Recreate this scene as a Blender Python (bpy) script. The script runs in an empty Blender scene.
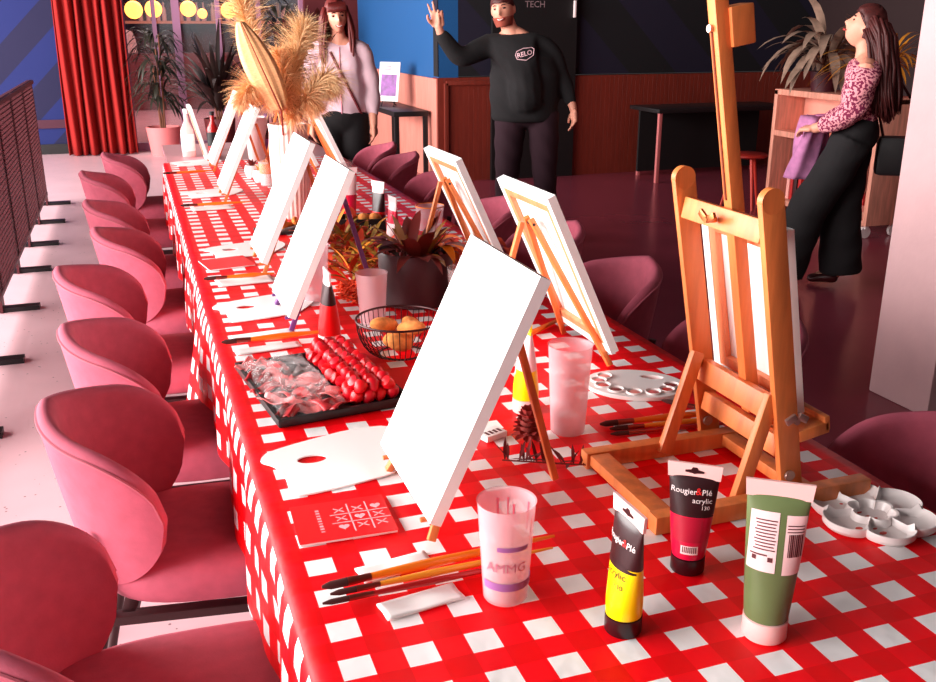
import bpy, bmesh, math, random
from mathutils import Vector, Matrix, Euler
random.seed(7)
R = math.radians
PI = math.pi
SC = bpy.context.scene
COL = SC.collection

# ---------------------------------------------------------------- camera
cam_d = bpy.data.cameras.new('camera')
cam = bpy.data.objects.new('camera', cam_d)
COL.objects.link(cam)
cam.location = (0, 0, 1.5)
cam.rotation_euler = (R(90 - 18.453), 0, R(-19.064))
cam_d.sensor_width = 36
cam_d.lens = 947 / 936 * 36
cam_d.clip_start = 0.05
SC.camera = cam

# ---------------------------------------------------------------- world, daylight, exposure
w = bpy.data.worlds.new('world')
SC.world = w
w.use_nodes = True
w.node_tree.nodes['Background'].inputs[0].default_value = (1.0, 0.93, 0.93, 1)
w.node_tree.nodes['Background'].inputs[1].default_value = 0.04

def area(name, loc, rot, sx, sy, power, col=(1, 1, 1)):
    d = bpy.data.lights.new(name, 'AREA')
    d.shape = 'RECTANGLE'
    d.size, d.size_y, d.energy, d.color = sx, sy, power, col
    o = bpy.data.objects.new(name, d)
    o.location, o.rotation_euler = loc, rot
    COL.objects.link(o)
    return o

# daylight through the tall windows on the left side of the hall
area('window_daylight', (-5.3, 5.2, 2.15), (0, R(-90 + 9), 0), 3.4, 13.0, 1500, (1, 0.97, 0.95))
SC.view_settings.view_transform = 'Standard'
SC.view_settings.look = 'None'
SC.view_settings.gamma = 1
SC.view_settings.exposure = 0.76

# ---------------------------------------------------------------- materials
def srgb(c):
    f = lambda v: v / 12.92 if v <= 0.04045 else ((v + 0.055) / 1.055) ** 2.4
    return tuple(f(v / 255) for v in c) + (1,)

MATS = {}
def mat(name, col, rough=0.6, metal=0, spec=0.5, noise=0.0, scale=20, bump=0.0, bscale=80, trans=0, alpha=1, coat=0, emit=None, stretch=None):
    if name in MATS:
        return MATS[name]
    m = bpy.data.materials.new(name)
    m.use_nodes = True
    nt = m.node_tree
    b = nt.nodes['Principled BSDF']
    c = srgb(col)
    b.inputs['Base Color'].default_value = c
    b.inputs['Roughness'].default_value = rough
    b.inputs['Metallic'].default_value = metal
    b.inputs['Specular IOR Level'].default_value = spec
    b.inputs['Transmission Weight'].default_value = trans
    b.inputs['Alpha'].default_value = alpha
    b.inputs['Coat Weight'].default_value = coat
    if emit:
        b.inputs['Emission Color'].default_value = c
        b.inputs['Emission Strength'].default_value = emit
    tc = mp = None
    if noise or bump:
        tc = nt.nodes.new('ShaderNodeTexCoord')
        mp = nt.nodes.new('ShaderNodeMapping')
        nt.links.new(tc.outputs['Object'], mp.inputs['Vector'])
        if stretch:
            mp.inputs['Scale'].default_value = stretch
    if noise:
        n = nt.nodes.new('ShaderNodeTexNoise')
        n.inputs['Scale'].default_value = scale
        n.inputs['Detail'].default_value = 4
        nt.links.new(mp.outputs[0], n.inputs['Vector'])
        r = nt.nodes.new('ShaderNodeValToRGB')
        r.color_ramp.elements[0].position = 0.3
        r.color_ramp.elements[1].position = 0.7
        r.color_ramp.elements[0].color = tuple(max(0, v * (1 - noise)) for v in c[:3]) + (1,)
        r.color_ramp.elements[1].color = tuple(min(1, v * (1 + noise)) for v in c[:3]) + (1,)
        nt.links.new(n.outputs['Fac'], r.inputs[0])
        nt.links.new(r.outputs[0], b.inputs['Base Color'])
    if bump:
        n2 = nt.nodes.new('ShaderNodeTexNoise')
        n2.inputs['Scale'].default_value = bscale
        nt.links.new(mp.outputs[0], n2.inputs['Vector'])
        bp = nt.nodes.new('ShaderNodeBump')
        bp.inputs['Strength'].default_value = bump
        bp.inputs['Distance'].default_value = 0.01
        nt.links.new(n2.outputs['Fac'], bp.inputs['Height'])
        nt.links.new(bp.outputs[0], b.inputs['Normal'])
    MATS[name] = m
    return m

def M_(nt, op, a=None, b=None, c=None):
    n = nt.nodes.new('ShaderNodeMath')
    n.operation = op
    for i, v in enumerate((a, b, c)):
        if v is None: continue
        if isinstance(v, (int, float)): n.inputs[i].default_value = v
        else: nt.links.new(v, n.inputs[i])
    return n.outputs[0]

def mixc(nt, fac, a, b):
    n = nt.nodes.new('ShaderNodeMix')
    n.data_type = 'RGBA'
    if isinstance(fac, (int, float)): n.inputs[0].default_value = fac
    else: nt.links.new(fac, n.inputs[0])
    for i, v in ((6, a), (7, b)):
        if isinstance(v, tuple): n.inputs[i].default_value = v
        else: nt.links.new(v, n.inputs[i])
    return n.outputs[2]

def gingham():
    m = mat('gingham_vinyl', (250, 240, 240), rough=0.45, spec=0.18, bump=0.22, bscale=22)
    nt = m.node_tree
    b = nt.nodes['Principled BSDF']
    uv = nt.nodes.new('ShaderNodeUVMap')
    s = nt.nodes.new('ShaderNodeSeparateXYZ')
    nt.links.new(uv.outputs[0], s.inputs[0])
    def stripe(o, pitch, c0, wdt):
        # 1 where red
        f = M_(nt, 'FRACT', M_(nt, 'DIVIDE', M_(nt, 'SUBTRACT', o, c0 - wdt / 2 - pitch * 40), pitch))
        return M_(nt, 'GREATER_THAN', f, wdt / pitch)
    sx = stripe(s.outputs[0], 0.0826, 0.1902, 0.041)
    sy = stripe(s.outputs[1], 0.0804, 0.967, 0.041)
    tot = M_(nt, 'ADD', sx, sy)
    c1 = mixc(nt, M_(nt, 'GREATER_THAN', tot, 0.5), srgb((252, 246, 246)), srgb((255, 6, 22)))
    c2 = mixc(nt, M_(nt, 'GREATER_THAN', tot, 1.5), c1, srgb((238, 2, 10)))
    nt.links.new(c2, b.inputs['Base Color'])
    return m

def chevron(name, a, c, width=0.62, slope=1.0, fold=None):
    m = mat(name, a, rough=0.75)
    nt = m.node_tree
    b = nt.nodes['Principled BSDF']
    tc = nt.nodes.new('ShaderNodeTexCoord')
    s = nt.nodes.new('ShaderNodeSeparateXYZ')
    nt.links.new(tc.outputs['Object'], s.inputs[0])
    d = M_(nt, 'SUBTRACT', s.outputs[2], M_(nt, 'MULTIPLY', s.outputs[0], slope))
    f = M_(nt, 'FRACT', M_(nt, 'DIVIDE', M_(nt, 'ADD', d, 50.13), width))
    col = mixc(nt, M_(nt, 'GREATER_THAN', f, 0.5), srgb(a), srgb(c))
    nt.links.new(col, b.inputs['Base Color'])
    return m

def slatted(name, col, pitch=0.045, axis=0):
    m = mat(name, col, rough=0.5, noise=0.12, scale=9, stretch=(3, 3, 0.4))
    nt = m.node_tree
    b = nt.nodes['Principled BSDF']
    tc = nt.nodes.new('ShaderNodeTexCoord')
    s = nt.nodes.new('ShaderNodeSeparateXYZ')
    nt.links.new(tc.outputs['Object'], s.inputs[0])
    f = M_(nt, 'FRACT', M_(nt, 'DIVIDE', M_(nt, 'ADD', s.outputs[axis], 20.0), pitch))
    h = M_(nt, 'GREATER_THAN', f, 0.16)
    bp = nt.nodes.new('ShaderNodeBump')
    bp.inputs['Strength'].default_value = 0.8
    bp.inputs['Distance'].default_value = 0.012
    nt.links.new(h, bp.inputs['Height'])
    nt.links.new(bp.outputs[0], b.inputs['Normal'])
    return m

def floor_mat():
    m = mat('polished_floor', (226, 182, 188), rough=0.38, spec=0.35, noise=0.06, scale=3, bump=0.02, bscale=60)
    nt = m.node_tree
    b = nt.nodes['Principled BSDF']
    old = b.inputs['Base Color'].links[0].from_socket
    tc = nt.nodes.new('ShaderNodeTexCoord')
    v = nt.nodes.new('ShaderNodeTexVoronoi')
    v.inputs['Scale'].default_value = 26
    nt.links.new(tc.outputs['Object'], v.inputs['Vector'])
    f = M_(nt, 'LESS_THAN', v.outputs['Distance'], 0.10)
    n = nt.nodes.new('ShaderNodeTexNoise')
    n.inputs['Scale'].default_value = 9
    nt.links.new(tc.outputs['Object'], n.inputs['Vector'])
    f = M_(nt, 'MULTIPLY', f, M_(nt, 'GREATER_THAN', n.outputs['Fac'], 0.5))
    nt.links.new(mixc(nt, M_(nt, 'MULTIPLY', f, 0.8), old, srgb((96, 66, 66))), b.inputs['Base Color'])
    return m

def wood(name, col, rough=0.45):
    m = mat(name, col, rough=rough, noise=0.22, scale=7, bump=0.04, bscale=40, stretch=(6, 6, 0.7))
    return m

def glassy(name, col, alpha, rough=0.05):
    m = bpy.data.materials.new(name)
    m.use_nodes = True
    nt = m.node_tree
    b = nt.nodes['Principled BSDF']
    b.inputs['Base Color'].default_value = srgb(col)
    b.inputs['Roughness'].default_value = rough
    b.inputs['Alpha'].default_value = alpha
    MATS[name] = m
    return m

# ---------------------------------------------------------------- mesh builder
class MB:
    def __init__(s):
        s.v, s.f, s.m, s.uv = [], [], [], None
        s.cur = 0
    def add(s, vs, fs):
        o = len(s.v)
        s.v += [tuple(p) for p in vs]
        s.f += [tuple(i + o for i in f) for f in fs]
        s.m += [s.cur] * len(fs)
        return s
    def box(s, c, d, rot=None, bev=0.0):
        bm = bmesh.new()
        bmesh.ops.create_cube(bm, size=1)
        for v in bm.verts: v.co = Vector((v.co.x * d[0], v.co.y * d[1], v.co.z * d[2]))
        if bev:
            bmesh.ops.bevel(bm, geom=bm.edges[:], offset=bev, segments=2, affect='EDGES', profile=0.6)
        Mx = Matrix.Translation(c)
        if rot is not None:
            Mx = Mx @ (rot if isinstance(rot, Matrix) else Euler(rot).to_matrix().to_4x4())
        s.bm(bm, Mx)
        return s
    def bm(s, bm, Mx=None):
        bm.verts.index_update()
        s.add([(Mx @ v.co) if Mx else v.co for v in bm.verts], [[v.index for v in f.verts] for f in bm.faces])
        bm.free()
        return s
    def beam(s, a, b, wd, th, up=(0, 0, 1), bev=0.002):
        a, b = Vector(a), Vector(b)
        z = (b - a)
        L = z.length
        z.normalize()
        u = Vector(up)
        x = u.cross(z)
        if x.length < 1e-5: x = Vector((1, 0, 0))
        x.normalize()
        y = z.cross(x)
        Mx = Matrix((x, y, z)).transposed().to_4x4()
        s.box((a + b) / 2, (wd, th, L), Mx, bev)
        return s
    def tube(s, pts, r, n=8, cap=True):
        pts = [Vector(p) for p in pts]
        rs = r if isinstance(r, (list, tuple)) else [r] * len(pts)
        vs, fs = [], []
        pu = None
        for i, p in enumerate(pts):
            t = (pts[min(i + 1, len(pts) - 1)] - pts[max(i - 1, 0)]).normalized()
            if pu is None:
                pu = t.orthogonal().normalized()
            u = (pu - t * pu.dot(t))
            u = u.normalized() if u.length > 1e-6 else t.orthogonal().normalized()
            pu = u
            w_ = t.cross(u)
            for k in range(n):
                a = 2 * PI * k / n
                vs.append(p + (u * math.cos(a) + w_ * math.sin(a)) * rs[i])
        for i in range(len(pts) - 1):
            for k in range(n):
                k2 = (k + 1) % n
                fs.append((i * n + k, i * n + k2, (i + 1) * n + k2, (i + 1) * n + k))
        if cap:
            fs.append(tuple(reversed(range(n))))
            fs.append(tuple((len(pts) - 1) * n + k for k in range(n)))
        return s.add(vs, fs)
    def lathe(s, prof, c=(0, 0, 0), n=32, wave=None, close=False):
        vs, fs = [], []
        for r_, z in prof:
            for k in range(n):
                a = 2 * PI * k / n
                rr = r_ * (1 + (wave(a) if wave else 0))
                vs.append((c[0] + rr * math.cos(a), c[1] + rr * math.sin(a), c[2] + z))
        P = len(prof)
        for i in range(P if close else P - 1):
            j = (i + 1) % P
            for k in range(n):
                k2 = (k + 1) % n
                fs.append((i * n + k, i * n + k2, j * n + k2, j * n + k))
        return s.add(vs, fs)
    def prism(s, outline, z0, z1, Mx=None):
        n = len(outline)
        vs = [Vector((x, y, z0)) for x, y in outline] + [Vector((x, y, z1)) for x, y in outline]
        fs = [tuple(reversed(range(n))), tuple(range(n, 2 * n))]
        fs += [(i, (i + 1) % n, n + (i + 1) % n, n + i) for i in range(n)]
        if Mx: vs = [Mx @ v for v in vs]
        return s.add(vs, fs)
    def grid(s, fn, nu, nv, wrap=False):
        vs = [fn(i / (nu if wrap else nu - 1), j / (nv - 1)) for j in range(nv) for i in range(nu)]
        fs = []
        for j in range(nv - 1):
            for i in range(nu if wrap else nu - 1):
                i2 = (i + 1) % nu
                fs.append((j * nu + i, j * nu + i2, (j + 1) * nu + i2, (j + 1) * nu + i))
        return s.add(vs, fs)
    def ball(s, c, r, seg=12, rings=8, Mx=None):
        rr = r if isinstance(r, (tuple, list)) else (r, r, r)
        vs, fs = [], []
        for j in range(rings + 1):
            t = PI * j / rings
            for i in range(seg):
                a = 2 * PI * i / seg
                p = Vector((rr[0] * math.sin(t) * math.cos(a), rr[1] * math.sin(t) * math.sin(a), rr[2] * math.cos(t)))
                if Mx: p = Mx @ p
                vs.append(p + Vector(c))
        for j in range(rings):
            for i in range(seg):
                i2 = (i + 1) % seg
                fs.append((j * seg + i, (j + 1) * seg + i, (j + 1) * seg + i2, j * seg + i2))
        return s.add(vs, fs)
    def leaf(s, base, d, L, W, droop=0.3, side=None, n=7, fold=0.15):
        d = Vector(d).normalized()
        sd = d.cross(Vector((0, 0, 1)))
        if sd.length < 1e-3: sd = Vector((1, 0, 0))
        sd.normalize()
        if side is not None: sd = Vector(side).normalized()
        vs, fs = [], []
        p = Vector(base)
        dd = d.copy()
        for i in range(n):
            t = i / (n - 1)
            wd = W * (math.sin(PI * min(1, t * 0.93 + 0.07)) ** 0.8) * 0.5
            up = sd.cross(dd)
            vs += [p - sd * wd + up * wd * fold, p, p + sd * wd + up * wd * fold]
            p = p + dd * (L / (n - 1))
            dd = (dd + Vector((0, 0, -droop / n))).normalized()
        for i in range(n - 1):
            a = i * 3
            fs += [(a, a + 1, a + 4, a + 3), (a + 1, a + 2, a + 5, a + 4)]
        return s.add(vs, fs)
    def build(s, name, mats, parent=None, smooth=True, loc=None, angle=40):
        me = bpy.data.meshes.new(name)
        me.from_pydata(s.v, [], s.f)
        if not isinstance(mats, (list, tuple)): mats = [mats]
        for m in mats: me.materials.append(m)
        if len(mats) > 1: me.polygons.foreach_set('material_index', s.m)
        bm = bmesh.new()
        bm.from_mesh(me)
        bmesh.ops.recalc_face_normals(bm, faces=bm.faces[:])
        bm.to_mesh(me)
        bm.free()
        if smooth:
            me.polygons.foreach_set('use_smooth', [True] * len(me.polygons))
            try: me.set_sharp_from_angle(angle=R(angle))
            except Exception: pass
        me.update()
        o = bpy.data.objects.new(name, me)
        COL.objects.link(o)
        if parent: o.parent = parent
        if loc: o.location = loc
        return o

def tag(o, label=None, cat=None, group=None, kind=None):
    if label: o['label'] = label
    if cat: o['category'] = cat
    if group: o['group'] = group
    if kind: o['kind'] = kind
    return o

def empty(name, loc, rz=0, label=None, cat=None, group=None):
    o = bpy.data.objects.new(name, None)
    o.empty_display_size = 0.05
    o.location = loc
    o.rotation_euler = (0, 0, rz)
    COL.objects.link(o)
    return tag(o, label, cat, group)

def copy_tree(o, parent=None):
    c = o.copy()
    COL.objects.link(c)
    if parent: c.parent = parent
    for ch in list(KIDS(o)): copy_tree(ch, c)
    return c

def KIDS(o):
    return [x for x in COL.objects if x.parent == o]

def structure(o):
    o['kind'] = 'structure'
    return o

def text_verts(s, size, align='CENTER', bold=0.0, ext=0.0):
    cu = bpy.data.curves.new('txt', 'FONT')
    cu.body, cu.size, cu.align_x, cu.align_y = s, size, align, 'CENTER'
    cu.resolution_u = 2
    cu.offset = bold
    ob = bpy.data.objects.new('txt', cu)
    COL.objects.link(ob)
    bpy.context.view_layer.update()
    me = bpy.data.meshes.new_from_object(ob.evaluated_get(bpy.context.evaluated_depsgraph_get()))
    vs = [v.co.copy() for v in me.vertices]
    fs = [tuple(p.vertices) for p in me.polygons]
    bpy.data.objects.remove(ob)
    bpy.data.curves.remove(cu)
    bpy.data.meshes.remove(me)
    return vs, fs

# pixel-to-plane geometry of this camera, used to read off where things stand
_P, _Y = R(18.453), R(19.064)
def ray(x, y):
    a, b, c = (x - 468) / 947, 1.0, -(y - 341) / 947
    b, c = b * math.cos(_P) + c * math.sin(_P), -b * math.sin(_P) + c * math.cos(_P)
    return Vector((a * math.cos(_Y) + b * math.sin(_Y), -a * math.sin(_Y) + b * math.cos(_Y), c))
def at(x, y, z=0.75):
    d = ray(x, y)
    return Vector((0, 0, 1.5)) + d * ((z - 1.5) / d.z)

# ---------------------------------------------------------------- common materials
FLOOR = floor_mat()
GING = gingham()
FAB = mat('rose_velvet', (178, 78, 98), rough=0.85, noise=0.10, scale=30, bump=0.06, bscale=300)
SEAM = mat('rose_piping', (178, 84, 100), rough=0.8)
BLACKMETAL = mat('black_metal', (28, 24, 26), rough=0.4, metal=0.3)
LEGMETAL = mat('brown_black_metal', (52, 20, 22), rough=0.45, metal=0.2)
WHITE = mat('white_canvas', (252, 249, 248), rough=0.8, bump=0.05, bscale=700)
PAPER = mat('white_card', (250, 240, 238), rough=0.75)
PLASTW = mat('white_plastic', (245, 232, 230), rough=0.3)
PINE = wood('easel_pine', (222, 122, 62))
OAK = wood('light_oak', (226, 150, 128))
STRIPWOOD = wood('stretcher_wood', (236, 140, 96))
SHADEOAK = slatted('slatted_oak_shaded', (124, 40, 26), 0.05, 0)  # shade on the camera-facing panels is darkened into this oak colour
LITOAK = slatted('slatted_oak_lit', (226, 140, 124), 0.05, 1)  # lighter copy of that oak for the window-lit side
CONC = mat('concrete', (204, 162, 164), rough=0.85, noise=0.05, scale=5, bump=0.08, bscale=40)
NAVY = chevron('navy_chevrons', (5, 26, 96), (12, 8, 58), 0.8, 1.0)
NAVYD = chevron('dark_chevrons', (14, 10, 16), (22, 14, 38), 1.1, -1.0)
BLUE = mat('blue_paint', (14, 82, 140), rough=0.7)
CURT = mat('orange_red_curtain', (150, 14, 7), rough=0.9, noise=0.05, scale=40)
BLACK = mat('black_plastic', (24, 20, 22), rough=0.45)
SOIL = mat('soil', (60, 30, 22), rough=1, noise=0.4, scale=60)
CUPMAT = glassy('frosted_plastic', (250, 206, 212), 0.32, 0.35)
CLEAR = glassy('clear_plastic', (255, 240, 240), 0.22, 0.05)
GLASS = glassy('window_glass', (230, 240, 245), 0.06, 0.0)
FILM = glassy('cling_film', (255, 240, 240), 0.08, 0.05)

# ================================================================ THE SETTING
def slab(name, c, d, m):
    return structure(MB().box(c, d).build(name, m, smooth=False))

slab('floor', (-3.2, 5.2, -0.05), (7.8, 15.1, 0.1), FLOOR)
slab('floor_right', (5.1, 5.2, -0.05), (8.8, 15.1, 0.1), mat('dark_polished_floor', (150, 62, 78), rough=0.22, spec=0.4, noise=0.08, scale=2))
slab('wall_back', (-3.6, 12.85, 2.0), (7.1, 0.2, 4.0), NAVY)
slab('baseboard_back', (-3.6, 12.74, 0.06), (7.1, 0.03, 0.12), BLACK)
slab('trim_1', (-3.6, 12.74, 0.36), (7.1, 0.02, 0.10), mat('dark_rail', (70, 12, 40), rough=0.6))
# lit side wall, blue over slatted oak
slab('wall_side', (2.96, 10.95, 2.5), (0.2, 3.6, 3.0), BLUE)
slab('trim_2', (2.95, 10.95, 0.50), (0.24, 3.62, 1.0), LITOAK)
# wall facing the camera
slab('wall_front_dark', (5.05, 9.22, 2.51), (4.4, 0.14, 2.98), NAVYD)
slab('trim_3', (5.05, 9.2, 0.505), (4.42, 0.16, 1.01), SHADEOAK)
f = MB()
for a, b in (((2.9, 0.02), (2.9, 0.96)), ((3.62, 0.02), (3.62, 0.96)), ((2.9, 0.96), (3.62, 0.96))):
    f.beam((a[0] + 0.02, 9.105, a[1]), (b[0] + 0.02, 9.105, b[1]), 0.04, 0.03, (0, 1, 0))
structure(f.build('trim_4', SHADEOAK))
slab('wall_right', (7.3, 4.4, 2.0), (0.16, 9.8, 4.0), mat('dark_wall', (40, 14, 16), rough=0.8))
slab('trim_5', (2.52, 12.75, 2.0), (0.68, 0.3, 4.0), mat('dark_red_pilaster', (92, 14, 14), rough=0.7))
# dark door leaf with lettering, between the oak panels
slab('door_1', (3.84, 9.1, 1.5), (0.90, 0.05, 3.0), mat('black_door', (12, 8, 10), rough=0.6))
vs, fs = text_verts('TECH', 0.085)
q = MB()
q.add([(3.83 + v.x, 9.07, 1.69 + v.y) for v in vs], fs)
tag(q.build('door_lettering', mat('grey_letters', (150, 120, 124), rough=0.6), smooth=False), 'small pale wall lettering reading TECH above the waving man', 'lettering')
MB().box((4.25, 9.055, 1.65), (0.02, 0.035, 0.16), None, .004).build('handle', mat('pale_strip', (250, 225, 225), rough=0.4), bpy.data.objects['door_1'])
# pillar
structure(MB().box((3.135, 2.88, 2.0), (0.5, 0.33, 4.0), None, 0.01).build('wall_pillar', CONC))
# left window wall of the hall, outside the picture (where the daylight enters)
lw = MB()
lw.box((-5.6, 4.5, 0.25), (0.2, 16.5, 0.5)).box((-5.6, 4.5, 3.75), (0.2, 16.5, 0.5))
for k in range(4): lw.box((-5.6, -3.6 + k * 5.45, 2.0), (0.12, 0.08, 3.2))
structure(lw.build('wall_left', CONC, smooth=False))

# glass front at the far end with the bar beyond it
wf = MB()
for x, wd in ((0.0, 0.05), (0.36, 0.05), (0.62, 0.09), (1.12, 0.05), (1.62, 0.05), (2.16, 0.06)):
    wf.box((x, 12.75, 2.0), (wd, 0.08, 4.0))
wf.box((1.08, 12.75, 0.05), (2.2, 0.08, 0.1)).box((1.08, 12.75, 2.9), (2.2, 0.08, 0.08))
winf = structure(wf.build('window_1', mat('grey_mullion', (176, 120, 150), rough=0.5), smooth=False))
structure(MB().box((1.08, 12.75, 2.0), (2.16, 0.012, 3.9)).build('window_2', GLASS, smooth=False))
slab('floor_outside', (1.5, 17.2, -0.06), (9.0, 8.7, 0.1), mat('pavement', (190, 120, 130), rough=0.8, noise=0.1, scale=4))
slab('wall_outside', (1.5, 20.6, 2.2), (9.0, 0.2, 4.6), mat('dark_bar_wall', (84, 20, 22), rough=0.9, noise=0.4, scale=3))
area('bar_fill', (1.2, 16.6, 3.6), (0, 0, 0), 4.0, 3.0, 110, (1, .8, .75))  # unseen fill light added to brighten the bar behind the glass
slab('wall_counter', (1.6, 19.3, 0.5), (4.6, 0.5, 1.0), mat('counter_front', (120, 40, 44), rough=0.7))
# bar shelves, bottles and globe lamps seen through the glass
def bar_shelf(z, label):
    t = empty('bar_shelf', (1.4, 20.35, z), 0, label, 'shelf')
    MB().box((0, 0, 0), (3.6, 0.3, 0.05)).build('board', mat('warm_shelf', (240, 140, 110), rough=0.6), t)
    for k in range(3): MB().box((-1.6 + k * 1.6, 0.13, 0.2), (0.05, 0.04, 0.36)).build('bracket', mat('brass', (200, 120, 60), rough=0.4, metal=0.6), t)
    return t
bar_shelf(1.55, 'lower lit bar shelf behind the glass front')
bar_shelf(2.05, 'upper lit bar shelf behind the glass front')
bot = None
for k in range(16):
    x = 0.35 + k * 0.15 + random.uniform(-.03, .03)
    if bot is None:
        b = MB().lathe([(0, 0), (.042, .0), (.042, .2), (.016, .27), (.016, .34), (0, .34)], n=10)
        bot = b.build('bar_bottle', mat('pale_bottle', (240, 170, 160), rough=0.3))
        o = bot
        tag(o, 'small pale bottle standing on the bar shelf behind the glass front', 'bottle', 'bottles on the far bar shelf')
    else: o = copy_tree(bot)
    o.location = (x, 20.3, 1.578)
GLOBE = mat('lit_globe', (255, 150, 60), rough=0.4, emit=3.5)
gl0 = None
for x, y, z, r_, lb in ((0.16, 14.6, 1.70, .12, 'leftmost glowing globe lamp hanging behind the glass front'), (0.44, 15.2, 1.72, .12, 'second glowing globe lamp from the left behind the glass front'), (0.90, 14.8, 1.72, .11, 'glowing globe lamp in the middle of the hanging row'), (1.12, 15.2, 1.66, .07, 'smallest glowing globe lamp of the hanging row'), (1.46, 14.8, 1.70, .11, 'rightmost glowing globe lamp beside the pampas plume')):
    t = empty('globe_lamp', (x, y, z), 0, lb, 'lamp', 'globe lamps over the far bar')
    MB().ball((0, 0, 0), r_, 16, 10).build('globe', GLOBE, t)
    MB().tube([(0, 0, r_), (0, 0, 1.6)], 0.006, 6).build('cord', BLACKMETAL, t)

# curtain
def cfold(u, v):
    x = -0.76 + u * 0.78
    return Vector((x + 0.012 * math.sin(v * 5 + u * 20), 12.45 + 0.06 * math.sin(u * 2 * PI * 7.5 + 0.6 * math.sin(v * 3)) + 0.02 * math.sin(u * 31), 3.7 - v * 3.69))
cb = MB().grid(cfold, 150, 24)
cu_ = cb.build('curtain', CURT, angle=80)
so = cu_.modifiers.new('s', 'SOLIDIFY'); so.thickness = 0.008
tag(cu_, 'floor length orange red curtain hanging beside the striped wall', 'curtain')
# dark curtain on the right
cb = MB().grid(lambda u, v: Vector((7.1 + 0.05 * math.sin(u * 2 * PI * 14), 4.4 + 3.0 * u, 3.7 - 3.68 * v)), 200, 6)
c2 = cb.build('curtain', mat('dark_red_curtain', (150, 34, 34), rough=0.9), angle=80)
c2.modifiers.new('s', 'SOLIDIFY').thickness = 0.008
tag(c2, 'dark red curtain behind the plants on the oak shelf unit', 'curtain')

# ---------------------------------------------------------------- railing
RAILM = mat('rail_dark_red', (84, 18, 28), rough=.5)
rl = empty('railing', (-0.79, 6.2, 0), 0, 'black metal railing with mesh panels along the left side of the hall', 'railing')
MB().beam((0, -3.2, 1.045), (0, 2.83, 1.045), 0.05, 0.03).build('top_rail', RAILM, rl)
MB().beam((0, -3.2, 0.10), (0, 2.83, 0.10), 0.03, 0.03).build('bottom_rail', RAILM, rl)
ys = [-2.45, -1.55, -0.62, 0.3, 1.1, 1.95, 2.83]
for y in ys:
    p = MB().box((0, y, 0.52), (0.014, 0.10, 1.04)).build('post', RAILM, rl)
    MB().box((0.07, y, 0.012), (0.24, 0.07, 0.024)).build('foot', BLACKMETAL, p)
ms = MB()
def meshpanel(y0, y1):
    n = int((y1 - y0) / 0.03)
    for i in range(n + 1):
        y = y0 + (y1 - y0) * i / n
        ms.box((0.01, y, 0.59), (0.004, 0.009, 0.95))
    for j in range(32):
        ms.box((0.01, (y0 + y1) / 2, 0.13 + j * 0.03), (0.004, y1 - y0, 0.009))
for a, b in zip(ys[:-1], ys[1:]): meshpanel(a + .04, b - .04)
ms.build('mesh_panel', RAILM, rl, smooth=False)

# ---------------------------------------------------------------- table and cloth
XL, XR, YN, YF = 0.138, 1.16, 0.28, 5.72
tb = empty('long_table', (0.656, 3.4, 0), 0, 'long dining table under the gingham cloth, its bare grey end showing', 'table')
MB().box((0, 0.05, 0.729), (0.99, 6.5, 0.028), None, 0.004).build('tabletop', mat('grey_laminate', (196, 132, 140), rough=0.35), tb)
for x, y in ((-.4, -2.9), (.4, -2.9), (-.4, 0), (.4, 0), (-.4, 3.0), (.4, 3.0)):
    MB().box((x, y, 0.357), (0.05, 0.05, 0.714), None, 0.004).build('leg', BLACKMETAL, tb)

def cloth():
    # cross-section runs left hem -> left edge -> right edge -> right hem
    prof = []
    D = 0.25
    for i in range(13): prof.append(('L', D * (1 - i / 12)))
    N = 44
    for i in range(1, N): prof.append(('T', i / N))
    for i in range(13): prof.append(('R', D * i / 12))
    ny = 300
    vs, uvs = [], []
    rnd = random.Random(3)
    ph = [rnd.uniform(0, 6) for _ in range(8)]
    for j in range(ny + 1):
        y = YN + (YF - YN) * j / ny
        wv = 0.5 * math.sin(y * 17 + ph[0]) + 0.35 * math.sin(y * 31 + ph[1]) + 0.3 * math.sin(y * 7.3 + ph[2])
        hem = 1 + 0.06 * math.sin(y * 3.1 + ph[3]) + 0.55 * math.exp(-((y - 2.75) / 0.16) ** 2)
        for k, t in prof:
            if k == 'T':
                x = XL + (XR - XL) * t
                z = 0.7515 + 0.0006 * math.sin(x * 40 + y * 13 + ph[4]) * math.sin(y * 23 - x * 17)
                vs.append((x, y, z)); uvs.append((x, y))
            else:
                s = -1 if k == 'L' else 1
                e = XL if k == 'L' else XR
                d = t * (hem if k == 'L' else 1)
                out = 0.012 * (1 - math.exp(-d * 60)) + d * 0.03 + wv * 0.014 * min(1, d / 0.16)
                out += (0.05 * math.exp(-((y - 2.75) / 0.12) ** 2) * d / 0.27)
                vs.append((e + s * out, y, 0.7515 - d + 0.004 * math.exp(-d * 90) - (0.004 if d == 0 else 0.004) )); uvs.append((e + s * d, y))
    P = len(prof)
    fs = []
    for j in range(ny):
        for i in range(P - 1):
            fs.append((j * P + i, j * P + i + 1, (j + 1) * P + i + 1, (j + 1) * P + i))
    me = bpy.data.meshes.new('tablecloth')
    me.from_pydata(vs, [], fs)
    uv = me.uv_layers.new(name='UVMap')
    for l in me.loops: uv.data[l.index].uv = uvs[l.vertex_index]
    me.polygons.foreach_set('use_smooth', [True] * len(me.polygons))
    me.materials.append(GING)
    o = bpy.data.objects.new('tablecloth', me)
    COL.objects.link(o)
    return tag(o, 'red and white gingham vinyl cloth spread over the long table', 'tablecloth')
cloth()
TZ = 0.7525

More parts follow.
